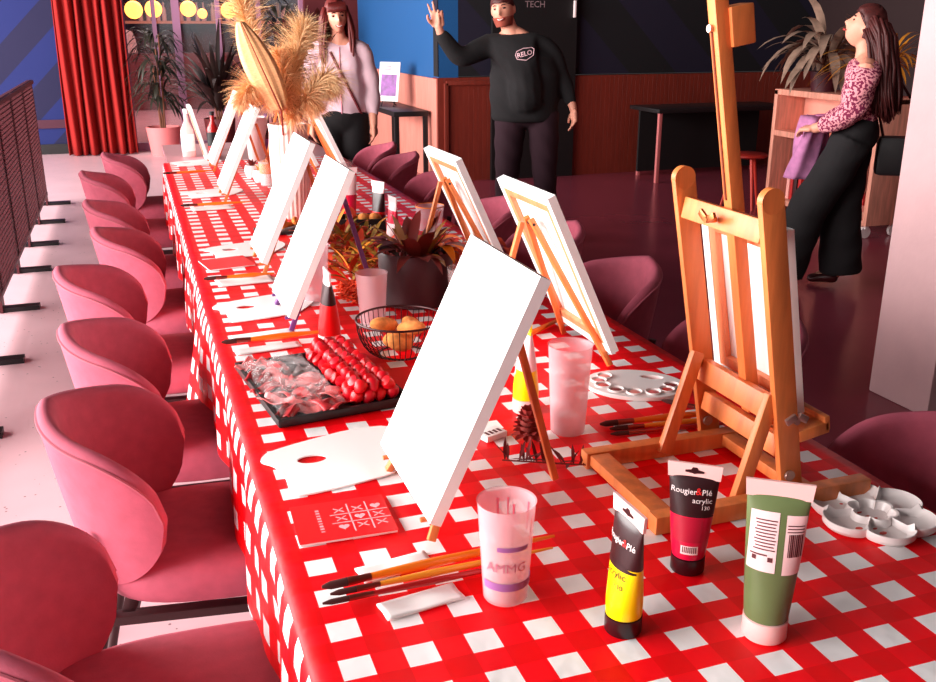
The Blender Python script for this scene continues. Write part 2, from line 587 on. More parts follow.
# ---------------------------------------------------------------- chairs
def make_chair():
    root = empty('tub_chair', (0, 0, 0))
    # wrap-around back shell: plan angle a measured from straight behind, +x is the front
    A = R(84)
    TH = 0.035
    def shell(inner):
        def fn(u, v):
            a = (u - 0.5) * 2 * A
            s = abs(a) / A
            q1 = max(0, (s - 0.6) / 0.4)
            q2 = max(0, (s - 0.42) / 0.58)
            ztop = 0.778 - 0.07 * s - 0.105 * (1 - math.sqrt(max(0, 1 - q1 * q1)))
            zbot = 0.440 + 0.155 * (1 - math.sqrt(max(0, 1 - q2 * q2)))
            z = zbot + (ztop - zbot) * v
            k = (z - 0.40) / 0.385
            rx = 0.20 + 0.075 * max(k, 0) ** 0.8
            ry = 0.190 + 0.05 * max(k, 0) ** 0.8
            rr = -TH if inner else 0
            x = -math.cos(a) * (rx + rr) + 0.0
            y = math.sin(a) * (ry + rr)
            return Vector((x, y, z))
        return fn
    n, mth = 61, 17
    m = MB()
    fo, fi = shell(False), shell(True)
    vs, fs = [], []
    ring = []
    for i in range(n):
        u = i / (n - 1)
        row = [fo(u, j / (mth - 1)) for j in range(mth)]
        top_o, top_i = fo(u, 1), fi(u, 1)
        row += [top_o * 0.78 + top_i * 0.22 + Vector((0, 0, .012)), top_o * 0.5 + top_i * 0.5 + Vector((0, 0, .017)), top_o * 0.22 + top_i * 0.78 + Vector((0, 0, .012))]
        row += [fi(u, j / (mth - 1)) for j in reversed(range(mth))]
        ring.append(row)
    L = len(ring[0])
    for row in ring: vs += row
    for i in range(n - 1):
        for j in range(L):
            j2 = (j + 1) % L
            fs.append((i * L + j, i * L + j2, (i + 1) * L + j2, (i + 1) * L + j))
    # rounded front caps
    for i in (0, n - 1):
        row = ring[i]
        o0 = len(vs)
        fwd = (ring[i][8] - ring[2 if i == 0 else n - 3][8]).normalized() * 0.003
        vs.append(sum(row, Vector()) / L + fwd)
        for j in range(L):
            fs.append((i * L + j, i * L + (j + 1) % L, o0))
    m.add(vs, fs)
    back = m.build('backrest', FAB, root, angle=60)
    # piping seams: rim line and side line
    sm = MB()
    sm.tube([fo(i / 60, 0.985) * 1.0 + Vector((0, 0, .004)) for i in range(61)], 0.0035, 6)
    sm.build('seam', SEAM, back)
    # seat cushion
    st = MB()
    prof = []
    def seat(u, v):
        a = u * 2 * PI
        # superellipse plan
        ca, sa = math.cos(a), math.sin(a)
        e = 2 / 2.9
        px = abs(ca) ** e * (1 if ca > 0 else -1)
        py = abs(sa) ** e * (1 if sa > 0 else -1)
        zz = [(0.0, 0.498), (0.55, 0.500), (0.85, 0.495), (0.95, 0.485), (1.0, 0.465), (1.0, 0.435), (0.96, 0.412), (0.85, 0.400), (0.0, 0.398)]
        k, z = zz[int(round(v * 8))]
        w_ = 0.195 - 0.010 * px
        return Vector((0.10 + 0.285 * px * k, w_ * py * k, z))
    st.grid(seat, 48, 9, wrap=True)
    st.build('seat', FAB, root, angle=60)
    fr = MB()
    fr.beam((-0.2, -0.16, 0.375), (0.24, -0.16, 0.375), 0.03, 0.02).beam((-0.2, 0.16, 0.375), (0.24, 0.16, 0.375), 0.03, 0.02)
    fr.beam((-0.12, -0.16, 0.375), (-0.12, 0.16, 0.375), 0.03, 0.02).beam((0.2, -0.16, 0.375), (0.2, 0.16, 0.375), 0.03, 0.02)
    fr.build('seat_frame', LEGMETAL, root)
    for sx, sy in ((1, 1), (1, -1)):
        MB().tube([(0.21, 0.15 * sy, 0.385), (0.255, 0.19 * sy, 0.0)], [0.014, 0.010], 10).build('leg', LEGMETAL, root)
    for sy in (1, -1):
        MB().tube([(-0.185, 0.165 * sy, 0.57), (-0.16, 0.155 * sy, 0.40), (-0.255, 0.19 * sy, 0.0)], [0.011, 0.014, 0.010], 10).build('leg', LEGMETAL, root)
    return root
chair0 = make_chair()
used = [False]
def chair(x, y, rz, label, group):
    if not used[0]:
        o = chair0; used[0] = True
    else: o = copy_tree(chair0)
    o.location = (x, y, 0)
    o.rotation_euler = (0, 0, R(rz))
    return tag(o, label, 'chair', group)
LG = 'chairs along the left side of the table'
RG = 'chairs along the right side of the table'
for x, y, rz, lb in (
    (-0.085, 1.325, 0, 'rose velvet tub chair nearest the camera on the left, cut by the frame'),
    (0.03, 1.90, -8, 'rose velvet tub chair beside the paper palette with the thumb hole'),
    (0.04, 2.445, -4, 'rose velvet tub chair level with the black meat platter on the left'),
    (-0.01, 3.09, -4, 'rose velvet tub chair left of the lilac-footed easel, before the pushed-in chair'),
    (0.08, 3.70, -2, 'left rose velvet tub chair pushed furthest in against the hanging cloth'),
    (0.03, 4.33, -3, 'rose velvet tub chair directly behind the pushed-in chair of the left row'),
    (-0.02, 5.25, -3, 'second from last rose velvet tub chair at the far left'),
    (0.07, 6.0, -4, 'rose velvet tub chair at the far end of the left row near the curtain')):
    chair(x, y, rz, lb, LG)
for x, y, rz, lb in (
    (1.25, 1.22, 184, 'rose velvet tub chair at the right frame edge behind the flower palette'),
    (1.32, 1.98, 184, 'rose velvet tub chair behind the large table easel'),
    (1.27, 2.62, 182, 'rose velvet tub chair to the right of the nearest canvas seen from behind'),
    (1.30, 3.24, 180, 'rose velvet tub chair partly hidden by the top of the nearest back-turned canvas'),
    (1.31, 3.87, 178, 'rose velvet tub chair showing through behind the second back-turned canvas'),
    (1.30, 4.74, 178, 'rose velvet tub chair left of the second back-turned canvas, below the oak panels'),
    (1.30, 5.46, 180, 'second from last rose velvet tub chair of the right row'),
    (1.30, 5.97, 180, 'last rose velvet tub chair of the right row, by the smiling woman')):
    chair(x, y, rz, lb, RG)

# ================================================================ THINGS ON THE TABLE
TILT = R(24.9)
LILAC = mat('lilac_paint', (112, 56, 128), rough=0.5)
RAWBACK = mat('raw_canvas', (240, 214, 208), rough=0.9)

def canvas_obj(xb, yc, rz, label, group, wd=0.30, ht=0.40, tilt=TILT, zb=None, dep=0.018):
    # local: faces -x, width along y, height along z; tilted about its bottom edge
    root = empty('painting_canvas', (xb, yc, TZ + 0.048 if zb is None else zb), 0, label, 'canvas', group)
    root.rotation_euler = (0, tilt, R(rz))
    m = MB()
    m.box((0.003, 0, ht / 2), (0.006, wd, ht))                      # front cloth
    for s in (-1, 1):
        m.box((dep / 2 + .003, s * (wd / 2 - 0.0015), ht / 2), (dep - .006, 0.003, ht))
        m.box((dep / 2 + .003, 0, ht / 2 + s * (ht / 2 - 0.0015)), (dep - .006, wd - .006, 0.003))
        m.box((dep + 0.0005, s * (wd / 2 - 0.010), ht / 2), (0.001, 0.020, ht))      # cloth folded on the back
        m.box((dep + 0.0005, 0, ht / 2 + s * (ht / 2 - 0.010)), (0.001, wd - .04, 0.020))
    m.build('canvas_cloth', WHITE, root)
    for s in (-1, 1):
        MB().box((0.0065 + (dep - .0065) / 2, s * (wd / 2 - 0.0215), ht / 2), (dep - .0065, 0.036, ht - .008), None, .001).build('stretcher_bar', STRIPWOOD, root)
        MB().box((0.0065 + (dep - .0065) / 2, 0, ht / 2 + s * (ht / 2 - 0.0215)), (dep - .0065, wd - .079, 0.036), None, .001).build('stretcher_bar', STRIPWOOD, root)
    return root

def easel_obj(xb, yc, rz, label, group, m=None, spread=0.128, lean=0.46):
    root = empty('small_easel', (xb, yc, TZ), R(rz), label, 'easel', group)
    m = m or PINE
    tt = math.tan(TILT)
    off = 0.0205 / math.cos(TILT) + 0.009
    zt = 0.335
    X = lambda z: (z - 0.048) * tt + off
    for s in (-1, 1):
        lg = MB().beam((X(0.006) - .004, s * spread, 0.006), (X(zt), s * 0.012, zt), 0.012, 0.013, (1, 0, 0)).build('front_leg', m, root)
        yy = s * (spread - (spread - .012) * 0.038 / zt)
        MB().tube([(X(0.038) - 0.004, yy, 0.037), (X(0.038) - 0.031, yy, 0.037)], 0.0042, 8).build('peg', m, lg)
    MB().beam((X(zt) + 0.016, 0, zt - 0.008), (X(zt) + 0.105, 0, 0.007), 0.012, 0.013, (0, 1, 0)).build('rear_leg', m, root)
    MB().tube([(X(zt) - .004, -0.024, zt - .012), (X(zt) - .004, 0.024, zt - .012)], 0.0035, 8).build('hinge_pin', BLACKMETAL, root)
    return root

CG = 'blank canvases on small easels, left row'
CH = 'canvases on small easels, right row'
EG, EH = 'small easels of the left row', 'small easels of the right row'
left = [(0.352, 1.342, 'large blank white canvas in the middle foreground, facing left'),
        (0.318, 2.455, 'blank canvas with its lilac easel feet, behind the red paint tube'),
        (0.330, 3.062, 'narrow looking blank canvas in front of the fluted white vase'),
        (0.338, 4.42, 'blank canvas below the pampas plume beside the tall white cup'),
        (0.368, 5.36, 'farthest blank canvas of the left row, crossing the leaning painting')]
el = ['small wooden easel under the large foreground canvas', 'small easel with lilac stained feet behind the red tube', 'small wooden easel under the canvas before the fluted vase', 'small wooden easel under the canvas beside the tall white cup', 'small wooden easel under the farthest left canvas']
for (x, y, lb), e in zip(left, el):
    canvas_obj(x, y, 0, lb, CG)
    easel_obj(x, y, 0, e, EG, LILAC if 'lilac' in e else None)
right = [(0.985, 1.955, 'nearest canvas seen from behind, its easel apex showing, by the tall frosted cup'),
         (0.985, 2.565, 'second canvas seen from behind, between the planter and the waving man'),
         (0.925, 4.33, 'canvas seen from behind below the smiling woman'),
         (0.90, 5.15, 'canvas seen from behind half hidden by pampas, farther than the smiling woman\'s one')]
er = ['small wooden easel behind the nearest back-turned canvas', 'small wooden easel behind the second back-turned canvas', 'small wooden easel behind the canvas below the smiling woman', 'small wooden easel behind the pampas on the right row']
for (x, y, lb), e in zip(right, er):
    canvas_obj(x, y, 180, lb, CH)
    easel_obj(x, y, 180, e, EH)
# painting leaning at the far table end
pc = canvas_obj(0.40, 5.90, 180, 'canvas leaning the other way at the bare far end of the table', CH, 0.25, 0.32, R(14), .7445)
MBp = MB()
# ---------------------------------------------------------------- the big table easel
T0 = TZ
je = empty('table_easel', (0.95, 1.27, 0), 0, 'big H-frame wooden table easel in the right foreground, mast rising out of frame', 'easel')
def jp(x, y, z): return (x - 0.95, y - 1.27, z)
YF_, YN_ = 1.392, 1.150
px = lambda z: 0.965 - (z - 0.78) * 0.196
def jbeam(nm, a, b, wd, th, up, parent=je, m=None, bev=0.002):
    return MB().beam(jp(*a), jp(*b), wd, th, up, bev).build(nm, m or PINE, parent)
for y in (YF_, YN_):
    jbeam('base_runner', (0.695, y - .012, T0 + .015), (1.10, y - .012, T0 + .015), 0.026, 0.03, (0, 0, 1))
jbeam('base_crossbar', (0.718, YN_ + .001, T0 + .018), (0.718, YF_ - .026, T0 + .018), 0.036, 0.020, (0, 0, 1))
jbeam('base_crossbar', (0.985, YN_ + .001, T0 + .018), (0.985, YF_ - .026, T0 + .018), 0.030, 0.020, (0, 0, 1))
for y in (YF_, YN_):
    m = MB()
    m.beam(jp(px(T0 + .004), y + .012, T0 + .004), jp(px(1.255), y + .012, 1.255), 0.040, 0.013, (0, 1, 0))
    c = Vector(jp(px(1.255), y + .012, 1.255))
    ax = Vector((-0.181, 0, 0.983))
    m.tube([c + Vector((0, -0.0066, 0)), c + Vector((0, 0.0066, 0))], 0.0198, 20)
    p = m.build('upright', PINE, je)
    MB().tube([jp(px(.80) - .006, y - .0005, .80), jp(px(.80) - .006, y + .004, .80)], 0.009, 14).build('bolt', mat('steel', (180, 150, 140), rough=0.35, metal=0.8), p)
for (yf, ys) in ((1.362, YF_ - .004), (1.166, YN_ + .026)):
    jbeam('strut', (0.845 if yf > 1.2 else .868, yf, T0 + .012), (px(0.94) - .014, ys + (.004 if yf > 1.2 else -.004), 0.94), 0.024, 0.014, (0, 1, 0))
for nm, z, h in (('upper_rail', 1.205, 0.036), ('tray_rail', 0.905, 0.040), ('lower_rail', 0.843, 0.034)):
    rr = jbeam(nm, (px(z) - .004, YN_ + .023, z), (px(z) - .004, YF_ + .001, z), h, 0.020, (-1, 0, .18))
    if nm == 'upper_rail':
        k = MB()
        b = Vector(jp(px(z) - .018, 1.287, z))
        k.tube([b, b + Vector((-.02, 0, 0))], .005, 10)
        k.box(b + Vector((-.016, 0.012, 0.006)), (.006, .02, .012), (0.5, 0, 0), .002).box(b + Vector((-.016, -0.012, 0.006)), (.006, .02, .012), (-0.5, 0, 0), .002)
        k.build('wing_nut', mat('brass_nut', (190, 110, 60), rough=0.3, metal=0.8), rr)
k = MB()
b = Vector(jp(px(.9), YN_ - .001, .905))
k.tube([b, b + Vector((0, -.018, 0))], .005, 10).box(b + Vector((.011, -.015, .005)), (.02, .006, .012), (0, 0.5, 0), .002).box(b + Vector((-.011, -.015, .005)), (.02, .006, .012), (0, -0.5, 0), .002)
k.build('wing_nut', mat('steel', (180, 150, 140)), je)
mx = lambda z: px(z) + 0.017
ms_ = jbeam('mast', (mx(0.865), 1.284, 0.865), (mx(1.95), 1.284, 1.95), 0.024, 0.022, (0, 1, 0))
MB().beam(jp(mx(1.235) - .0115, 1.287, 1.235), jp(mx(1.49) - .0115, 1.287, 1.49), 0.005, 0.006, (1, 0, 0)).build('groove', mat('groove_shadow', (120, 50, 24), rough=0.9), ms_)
MB().tube([jp(mx(1.495) - .010, 1.287, 1.495), jp(mx(1.495) - .018, 1.287, 1.495)], .006, 10).build('clamp_screw', mat('steel', (180, 150, 140)), ms_)
MB().box(jp(mx(1.50) + .030, 1.284, 1.500), (0.040, 0.036, 0.058), (0, -0.18, 0), .003).build('canvas_clamp', PINE, je)
jl = MB()
jl.box(jp(px(.85) + .046, 1.305, .870), (0.058, 0.30, 0.020), (0, -0.18, 0), .002)
jl.box(jp(px(.85) + .070, 1.305, .882), (0.010, 0.30, 0.026), (0, -0.18, 0), .002)
jl.build('ledge', PINE, je)
canvas_obj(px(.87) + .056, 1.310, 180, 'white canvas resting on the big table easel, seen from its back', CH, 0.235, 0.318, R(11), 0.890)

# ---------------------------------------------------------------- paint tubes
def tube_surface(h, rc, wt, hc):
    # returns f(u, z): u in [0,1) around, front centre (-y) at u=.75
    zb, zt = hc, h - 0.018
    def f(u, z, off=0.0):
        k = min(1, max(0, (z - zb) / (zt - zb)))
        a = u * 2 * PI
        rx = rc + (wt / 2 - rc) * k ** 0.85
        ry = rc * (1 - k) ** 0.62 + 0.0022
        ry = min(ry, rc)
        return Vector(((rx + off) * math.cos(a), (ry + off) * math.sin(a), z))
    return f, zb, zt

def paint_tube(name, loc, rz, h, rc, wt, hc, cols, label, texts=(), panels=(), group='paint tubes', hole=True, lean=0):
    """cols: list of (z0 fraction, material) bands from bottom to top"""
    root = empty(name, loc, rz, label, 'paint tube', group)
    f, zb, zt = tube_surface(h, rc, wt, hc)
    # cap
    c = MB()
    c.lathe([(0, 0), (rc * 0.97, 0), (rc * 1.03, 0.002), (rc * 1.03, hc - 0.002), (rc * 0.9, hc), (0, hc)], n=40)
    c.build('cap', cols['cap'], root)
    m = MB()
    mats = [b[1] for b in cols['bands']]
    nv = 26
    zs = sorted(set([zb + (zt - zb) * i / nv for i in range(nv + 1)] + [zb + (zt - zb) * b[0] for b in cols['bands']]))
    vs, fs, mi = [], [], []
    n = 48
    wave = cols.get('wave', 0)
    for j, z in enumerate(zs):
        for i in range(n):
            p = f(i / n, z)
            vs.append(p)
    for j in range(len(zs) - 1):
        zm = ((zs[j] + zs[j + 1]) / 2 - zb) / (zt - zb)
        k = max(q for q, b in enumerate(cols['bands']) if b[0] <= zm)
        for i in range(n):
            i2 = (i + 1) % n
            fs.append((j * n + i, j * n + i2, (j + 1) * n + i2, (j + 1) * n + i)); mi.append(k)
    m.add(vs, fs); m.m = mi
    body = m.build('tube_body', mats, root)
    # crimp with hang slot
    cr = MB()
    W2 = wt / 2 + 0.001
    ol = [(-W2, 0), (W2, 0), (W2 + 0.002, 0.022), (-W2 - 0.002, 0.022)]
    Mx = Matrix.Translation((0, 0.0022, zt - 0.003)) @ Matrix.Rotation(PI / 2, 4, 'X')
    cr.prism(ol, 0, 0.0044, Mx)
    cr.build('crimp', cols['crimp'], root)
    if hole:
        hb = MB()
        Mh = Matrix.Translation((0, -0.0022, zt + 0.009)) @ Matrix.Rotation(PI / 2, 4, 'X')
        hb.prism([(-.013, -.003), (-.004, -.004), (0, -.005), (.004, -.004), (.013, -.003), (.013, .0), (.005, .0015), (.003, .005), (-.003, .005), (-.005, .0015), (-.013, .0)], 0, 0.0006, Mh)
        hb.build('hang_slot', cols.get('slot', BLACK), root)
    # printed wave edge, panels, text wrapped on the front
    def wrap(v, x0, z0, off=0.0008):
        x, z = v[0] + x0, v[1] + z0
        k = min(1, max(0, (z - zb) / (zt - zb)))
        rx = rc + (wt / 2 - rc) * k ** 0.85
        u = 0.75 + math.asin(max(-.99, min(.99, x / (rx + off)))) / (2 * PI)
        return f(u, z, off)
    for (x0, z0, pw, ph, m_, ln) in panels:
        g = MB()
        g.grid(lambda u, v: wrap(((u - .5) * pw, (v - .5) * ph), x0, z0, 0.0006), 14, 14)
        pan = g.build('printed_label', m_, body)
        if ln:
            t = MB()
            for q in ln:
                t.grid(lambda u, v: wrap(((u - .5) * q[2] + q[0], (v - .5) * q[3] + q[1]), x0, z0, 0.0011), 8, 2)
            t.build('small_print', cols.get('ink', BLACK), pan, smooth=False)
    for (s, x0, z0, size, m_) in texts:
        if s == 'wave':
            g = MB()
            g.grid(lambda u, v: wrap(((u - .5) * wt * .86, (v * (0.5 + .5 * math.sin(u * PI + .4)) - 1) * size), x0, z0, 0.0005), 20, 4)
            g.build('printed_wave', m_, body)
            continue
        v_, f_ = text_verts(s, size)
        g = MB()
        g.add([wrap((v.x, v.y), x0, z0, 0.0012) for v in v_], f_)
        g.build('printed_lettering', m_, body, smooth=False)
    return root

INKW = mat('white_ink', (244, 225, 225), rough=0.6)
INKR = mat('red_ink', (230, 20, 20), rough=0.6)
OLIVE = mat('olive_paint', (98, 112, 70), rough=0.35, noise=0.06, scale=30)
YEL = mat('yellow_paint', (255, 214, 0), rough=0.3)
CRIM = mat('crimson_paint', (206, 6, 56), rough=0.3)
REDP = mat('red_paint', (230, 10, 16), rough=0.3)
BANDB = mat('black_band', (40, 5, 11), rough=0.35)
PINKW = mat('pink_white_plastic', (246, 190, 186), rough=0.35)
LAB = mat('tube_label', (248, 206, 206), rough=0.5)
BARC = mat('barcode_ink', (90, 30, 36), rough=0.7)
def face_cam(x, y, extra=0): return -math.atan2(x, y) + extra

# small print rows and barcode for the olive tube's back label
rows = [(0.002, 0.028 - i * 0.0042, 0.026 - (i % 3) * 0.002, 0.0016) for i in range(10)]
rows += [(-0.004, -0.017, 0.020, 0.002), (-0.009, -0.022, 0.005, 0.006), (0.010, -0.022, 0.006, 0.006)]
bars = [(-0.007 + i * 0.0022, 0.000, 0.0011 + (i % 3) * 0.0004, 0.030) for i in range(8)]
bars += [(0, 0.026 - i * .004, 0.02, 0.0014) for i in range(3)]
g = paint_tube('paint_tube', (0.703, 0.862, TZ), face_cam(.703, .862, R(4)), 0.217, 0.0275, 0.076, 0.030,
    dict(cap=PINKW, crimp=PINKW, ink=BARC, bands=[(0, OLIVE)]), 'tall olive green paint tube standing on its pale cap, nearest the right corner',
    panels=[(-0.014, 0.141, 0.034, 0.078, LAB, rows), (0.0235, 0.139, 0.024, 0.078, LAB, bars), ], hole=False)
g2 = paint_tube('paint_tube', (0.692, 1.030, TZ), face_cam(.692, 1.03, R(-3)), 0.166, 0.0235, 0.070, 0.026,
    dict(cap=BANDB, crimp=PINKW, ink=BARC, slot=BANDB, bands=[(0, CRIM), (0.56, BANDB)]), 'crimson paint tube with black top band standing before the big easel',
    texts=[('wave', 0, 0.0995, 0.008, BANDB), ('Rougier', -0.0125, 0.128, 0.0115, INKW), ('&', 0.0085, 0.129, 0.014, INKR), ('Plé', 0.0195, 0.128, 0.0115, INKW), ('acrylic', 0.014, 0.116, 0.0105, INKW), ('130', 0.019, 0.106, 0.008, INKW)],
    panels=[(0.002, 0.042, 0.024, 0.013, LAB, [(-.009 + i * .0026, 0.001, .0013, .009) for i in range(8)]), (-0.003, 0.072, 0.040, 0.036, mat('crimson_print', (176, 4, 44), rough=.4), None)])
g3 = paint_tube('paint_tube', (0.535, 0.930, TZ), face_cam(.535, .93, R(-58)), 0.180, 0.0235, 0.070, 0.026,
    dict(cap=BANDB, crimp=PINKW, slot=BANDB, bands=[(0, YEL), (0.56, BANDB)]), 'yellow paint tube with black band turned edge-on in the foreground',
    texts=[('wave', 0, 0.107, 0.010, BANDB), ('Rougier', -0.010, 0.133, 0.012, INKW), ('&', 0.011, 0.134, 0.014, INKR), ('Plé', 0.022, 0.133, 0.012, INKW), ('acrylic', 0.004, 0.090, 0.014, BANDB), ('130', 0.012, 0.074, 0.010, BANDB)])
g4 = paint_tube('paint_tube', (0.696, 1.655, TZ), face_cam(.696, 1.655, R(-78)), 0.200, 0.026, 0.072, 0.030,
    dict(cap=PINKW, crimp=YEL, ink=BARC, bands=[(0, YEL), (0.42, LAB), (.93, YEL)]), 'yellow paint tube with white label, seen behind the big canvas edge', hole=False,
    panels=[(-.008, 0.105, .022, .05, LAB, [(0, .018 - i * .005, .016, .0014) for i in range(8)])])
g5 = paint_tube('paint_tube', (0.402, 2.205, TZ), face_cam(.402, 2.205, R(-80)), 0.188, 0.027, 0.072, 0.028,
    dict(cap=PINKW, crimp=LAB, bands=[(0, REDP), (0.55, BANDB), (.9, LAB)]), 'bright red paint tube on white cap beside the lilac-footed easel', hole=False)
for (x, y, h, ex, bands, cap, lb) in (
    (0.80, 3.80, 0.20, 10, [(0, CRIM), (0.42, LAB), (.92, REDP)], REDP, 'red tube with tall white label behind the garland, by the second canvas'),
    (0.72, 3.95, 0.17, 60, [(0, LILAC), (0.35, LAB)], LILAC, 'purple and white paint tube just left of the tall labelled red tube'),
    (0.83, 3.42, 0.20, -50, [(0, REDP), (0.4, BANDB), (.85, LAB)], CRIM, 'red and black tube with white crimp behind the planter leaves'),
    (0.775, 3.00, 0.215, -70, [(0, PINKW), (0.35, LAB), (.6, CRIM), (.85, LAB)], PINKW, 'white capped tube seen edge-on rising out of the garland')):
    paint_tube('paint_tube', (x, y, TZ), face_cam(x, y, R(ex)), h, 0.026, 0.068, 0.028, dict(cap=cap, crimp=LAB, bands=bands), lb, hole=False)

# ---------------------------------------------------------------- cups
def cup(name, x, y, h, rt, rb, m, label, cat='cup', extra=None, group='plastic cups'):
    root = empty(name, (x, y, TZ), 0, label, cat, group)
    t = 0.0014
    MB().lathe([(0, 0.0), (rb * .96, 0), (rb, 0.002), (rt, h), (rt + .0012, h + .0012), (rt - t, h), (rb - t, 0.004), (0, 0.004)], n=48).build('cup_wall', m, root)
    return root
c1 = cup('plastic_cup', 0.418, 1.052, 0.146, 0.0395, 0.0305, CUPMAT, 'clear paint-stained cup with printed lettering in the centre foreground')
def ring(z0, z1, a0, a1, m, nm, r0=.0305, r1=.0395, h=.146, parent=c1):
    g = MB()
    g.grid(lambda u, v: (lambda z, a: Vector(((r0 + (r1 - r0) * z / h + .0008) * math.cos(a), (r0 + (r1 - r0) * z / h + .0008) * math.sin(a), z)))(z0 + (z1 - z0) * v, a0 + (a1 - a0) * u), 40, 3)
    return g.build(nm, m, parent)
GREYB = mat('violet_grey_print', (150, 90, 150), rough=.6)
ring(0.026, 0.038, R(-170), R(10), GREYB, 'printed_band')
ring(0.088, 0.095, R(-130), R(-60), GREYB, 'printed_band')
v_, f_ = text_verts('AMMG', 0.020)
tb_ = MB()
ca = math.atan2(-1.052, -.418)
tb_.add([((lambda z, a, r: (r * math.cos(a), r * math.sin(a), z))(0.062 + v.y, ca + (v.x + .001) / .036, .0305 + .009 * (0.062 + v.y) / .146 + .0012)) for v in v_], f_)
tb_.build('printed_lettering', mat('grey_print', (176, 96, 116), rough=.6), c1, smooth=False)
st = MB()
for k in range(14):
    a = random.uniform(0, 6.28); z1 = random.uniform(.12, .14); z0 = z1 - random.uniform(.012, .05)
    wd = random.uniform(.02, .06)
    st.grid(lambda u, v: (lambda z, aa: Vector(((.0305 + .009 * z / .146 - .002) * math.cos(aa), (.0305 + .009 * z / .146 - .002) * math.sin(aa), z)))(z0 + (z1 - z0) * v, a + wd * (u - .5) * (1 + v)), 5, 5)
st.build('paint_drips', mat('paint_drips', (216, 90, 110), rough=.4), c1)
MB().lathe([(0, .005), (.0288, .005), (.034, .088), (0, .089)], n=32).build('paint_water', glassy('cloudy_water', (250, 190, 190), .28, .1), c1)
c2_ = cup('plastic_cup', 0.735, 1.535, 0.176, 0.042, 0.033, CUPMAT, 'tall empty frosted cup beside the oval palette')
MB().lathe([(0, .006), (.032, .006), (.039, .13), (0, .131)], n=32).build('paint_water', glassy('cloudy_water2', (250, 196, 200), .3, .2), c2_)
cup('plastic_cup', 0.545, 2.35, 0.135, 0.042, 0.033, CUPMAT, 'frosted cup standing behind the wire bread bowl')
cr_ = cup('plastic_cup', 0.80, 2.36, 0.125, 0.042, 0.034, CLEAR, 'clear cup in front of the dark planter, half behind the big canvas')
MB().lathe([(0, .004), (.030, .004), (.037, .09), (0, .091)], n=24).build('red_drink', mat('red_water', (200, 20, 40), rough=.2, alpha=.7), cr_)
co_ = cup('plastic_cup', 1.04, 3.46, 0.09, 0.055, 0.045, CUPMAT, 'short wide cup with orange rim behind the planter blossom')
MB().lathe([(.0545, .088), (.0565, .088), (.0565, .092), (.0545, .092)], n=32, close=True).build('rim', mat('orange_rim', (250, 140, 40), rough=.4), co_)
cup('plastic_cup', 0.66, 5.62, 0.25, 0.072, 0.052, PLASTW, 'tall white cup beside the canvas under the pampas')
cup('plastic_cup', 0.44, 2.62, 0.16, 0.045, 0.036, CUPMAT, 'frosted cup hidden half behind the lilac-footed easel')
cup('plastic_cup', 0.86, 4.22, 0.17, 0.05, 0.04, CLEAR, 'clear cup standing between the fluted vase and the back-turned canvas')

# ---------------------------------------------------------------- palettes, boards, booklets, brushes, napkins
def board(dx, dy, label, sc=1.0):
    px_ = [(260, 462), (270, 453), (380, 424), (420, 440), (398, 474), (385, 479), (300, 500), (290, 496), (287, 483), (282, 474), (272, 468), (262, 466)]
    pts = [at(*p) for p in px_]
    c = sum(pts, Vector()) / len(pts)
    root = empty('paper_palette', (c.x + dx, c.y + dy, TZ + .0005), 0, label, 'palette', 'paper palettes')
    ol = [((p.x - c.x) * sc, (p.y - c.y) * sc) for p in pts]
    # smooth outline
    for _ in range(2):
        ol = [q for i in range(len(ol)) for q in ((ol[i][0] * .75 + ol[(i + 1) % len(ol)][0] * .25, ol[i][1] * .75 + ol[(i + 1) % len(ol)][1] * .25), (ol[i][0] * .25 + ol[(i + 1) % len(ol)][0] * .75, ol[i][1] * .25 + ol[(i + 1) % len(ol)][1] * .75))]
    hc = at(312, 462) - c
    hole = [(hc.x * sc + .027 * sc * math.cos(a) , hc.y * sc + .017 * sc * math.sin(a)) for a in [2 * PI * i / 24 for i in range(24)]]
    cu = bpy.data.curves.new('p', 'CURVE')
    cu.dimensions = '2D'; cu.fill_mode = 'BOTH'; cu.extrude = 0.0015
    for o_ in (ol, hole):
        sp = cu.splines.new('POLY'); sp.points.add(len(o_) - 1); sp.use_cyclic_u = True
        for q, (x, y) in zip(sp.points, o_): q.co = (x, y, 0, 1)
    ob = bpy.data.objects.new('p', cu); COL.objects.link(ob)
    bpy.context.view_layer.update()
    me = bpy.data.meshes.new_from_object(ob.evaluated_get(bpy.context.evaluated_depsgraph_get()))
    bpy.data.objects.remove(ob); bpy.data.curves.remove(cu)
    me.materials.clear(); me.materials.append(PAPER)
    o = bpy.data.objects.new('palette_sheet', me); COL.objects.link(o); o.parent = root; o.location.z = .0018
    return root
board(0, 0, 'white paper palette with thumb hole under the big foreground canvas')
board(0.0, 1.03, 'white paper palette under the lilac-footed easel canvas')
board(0.03, 1.77, 'white paper palette in front of the fluted vase canvas')
board(0.02, 3.02, 'white paper palette below the tall white cup canvas')
board(0.02, 4.1, 'white paper palette at the far end of the gingham cloth')

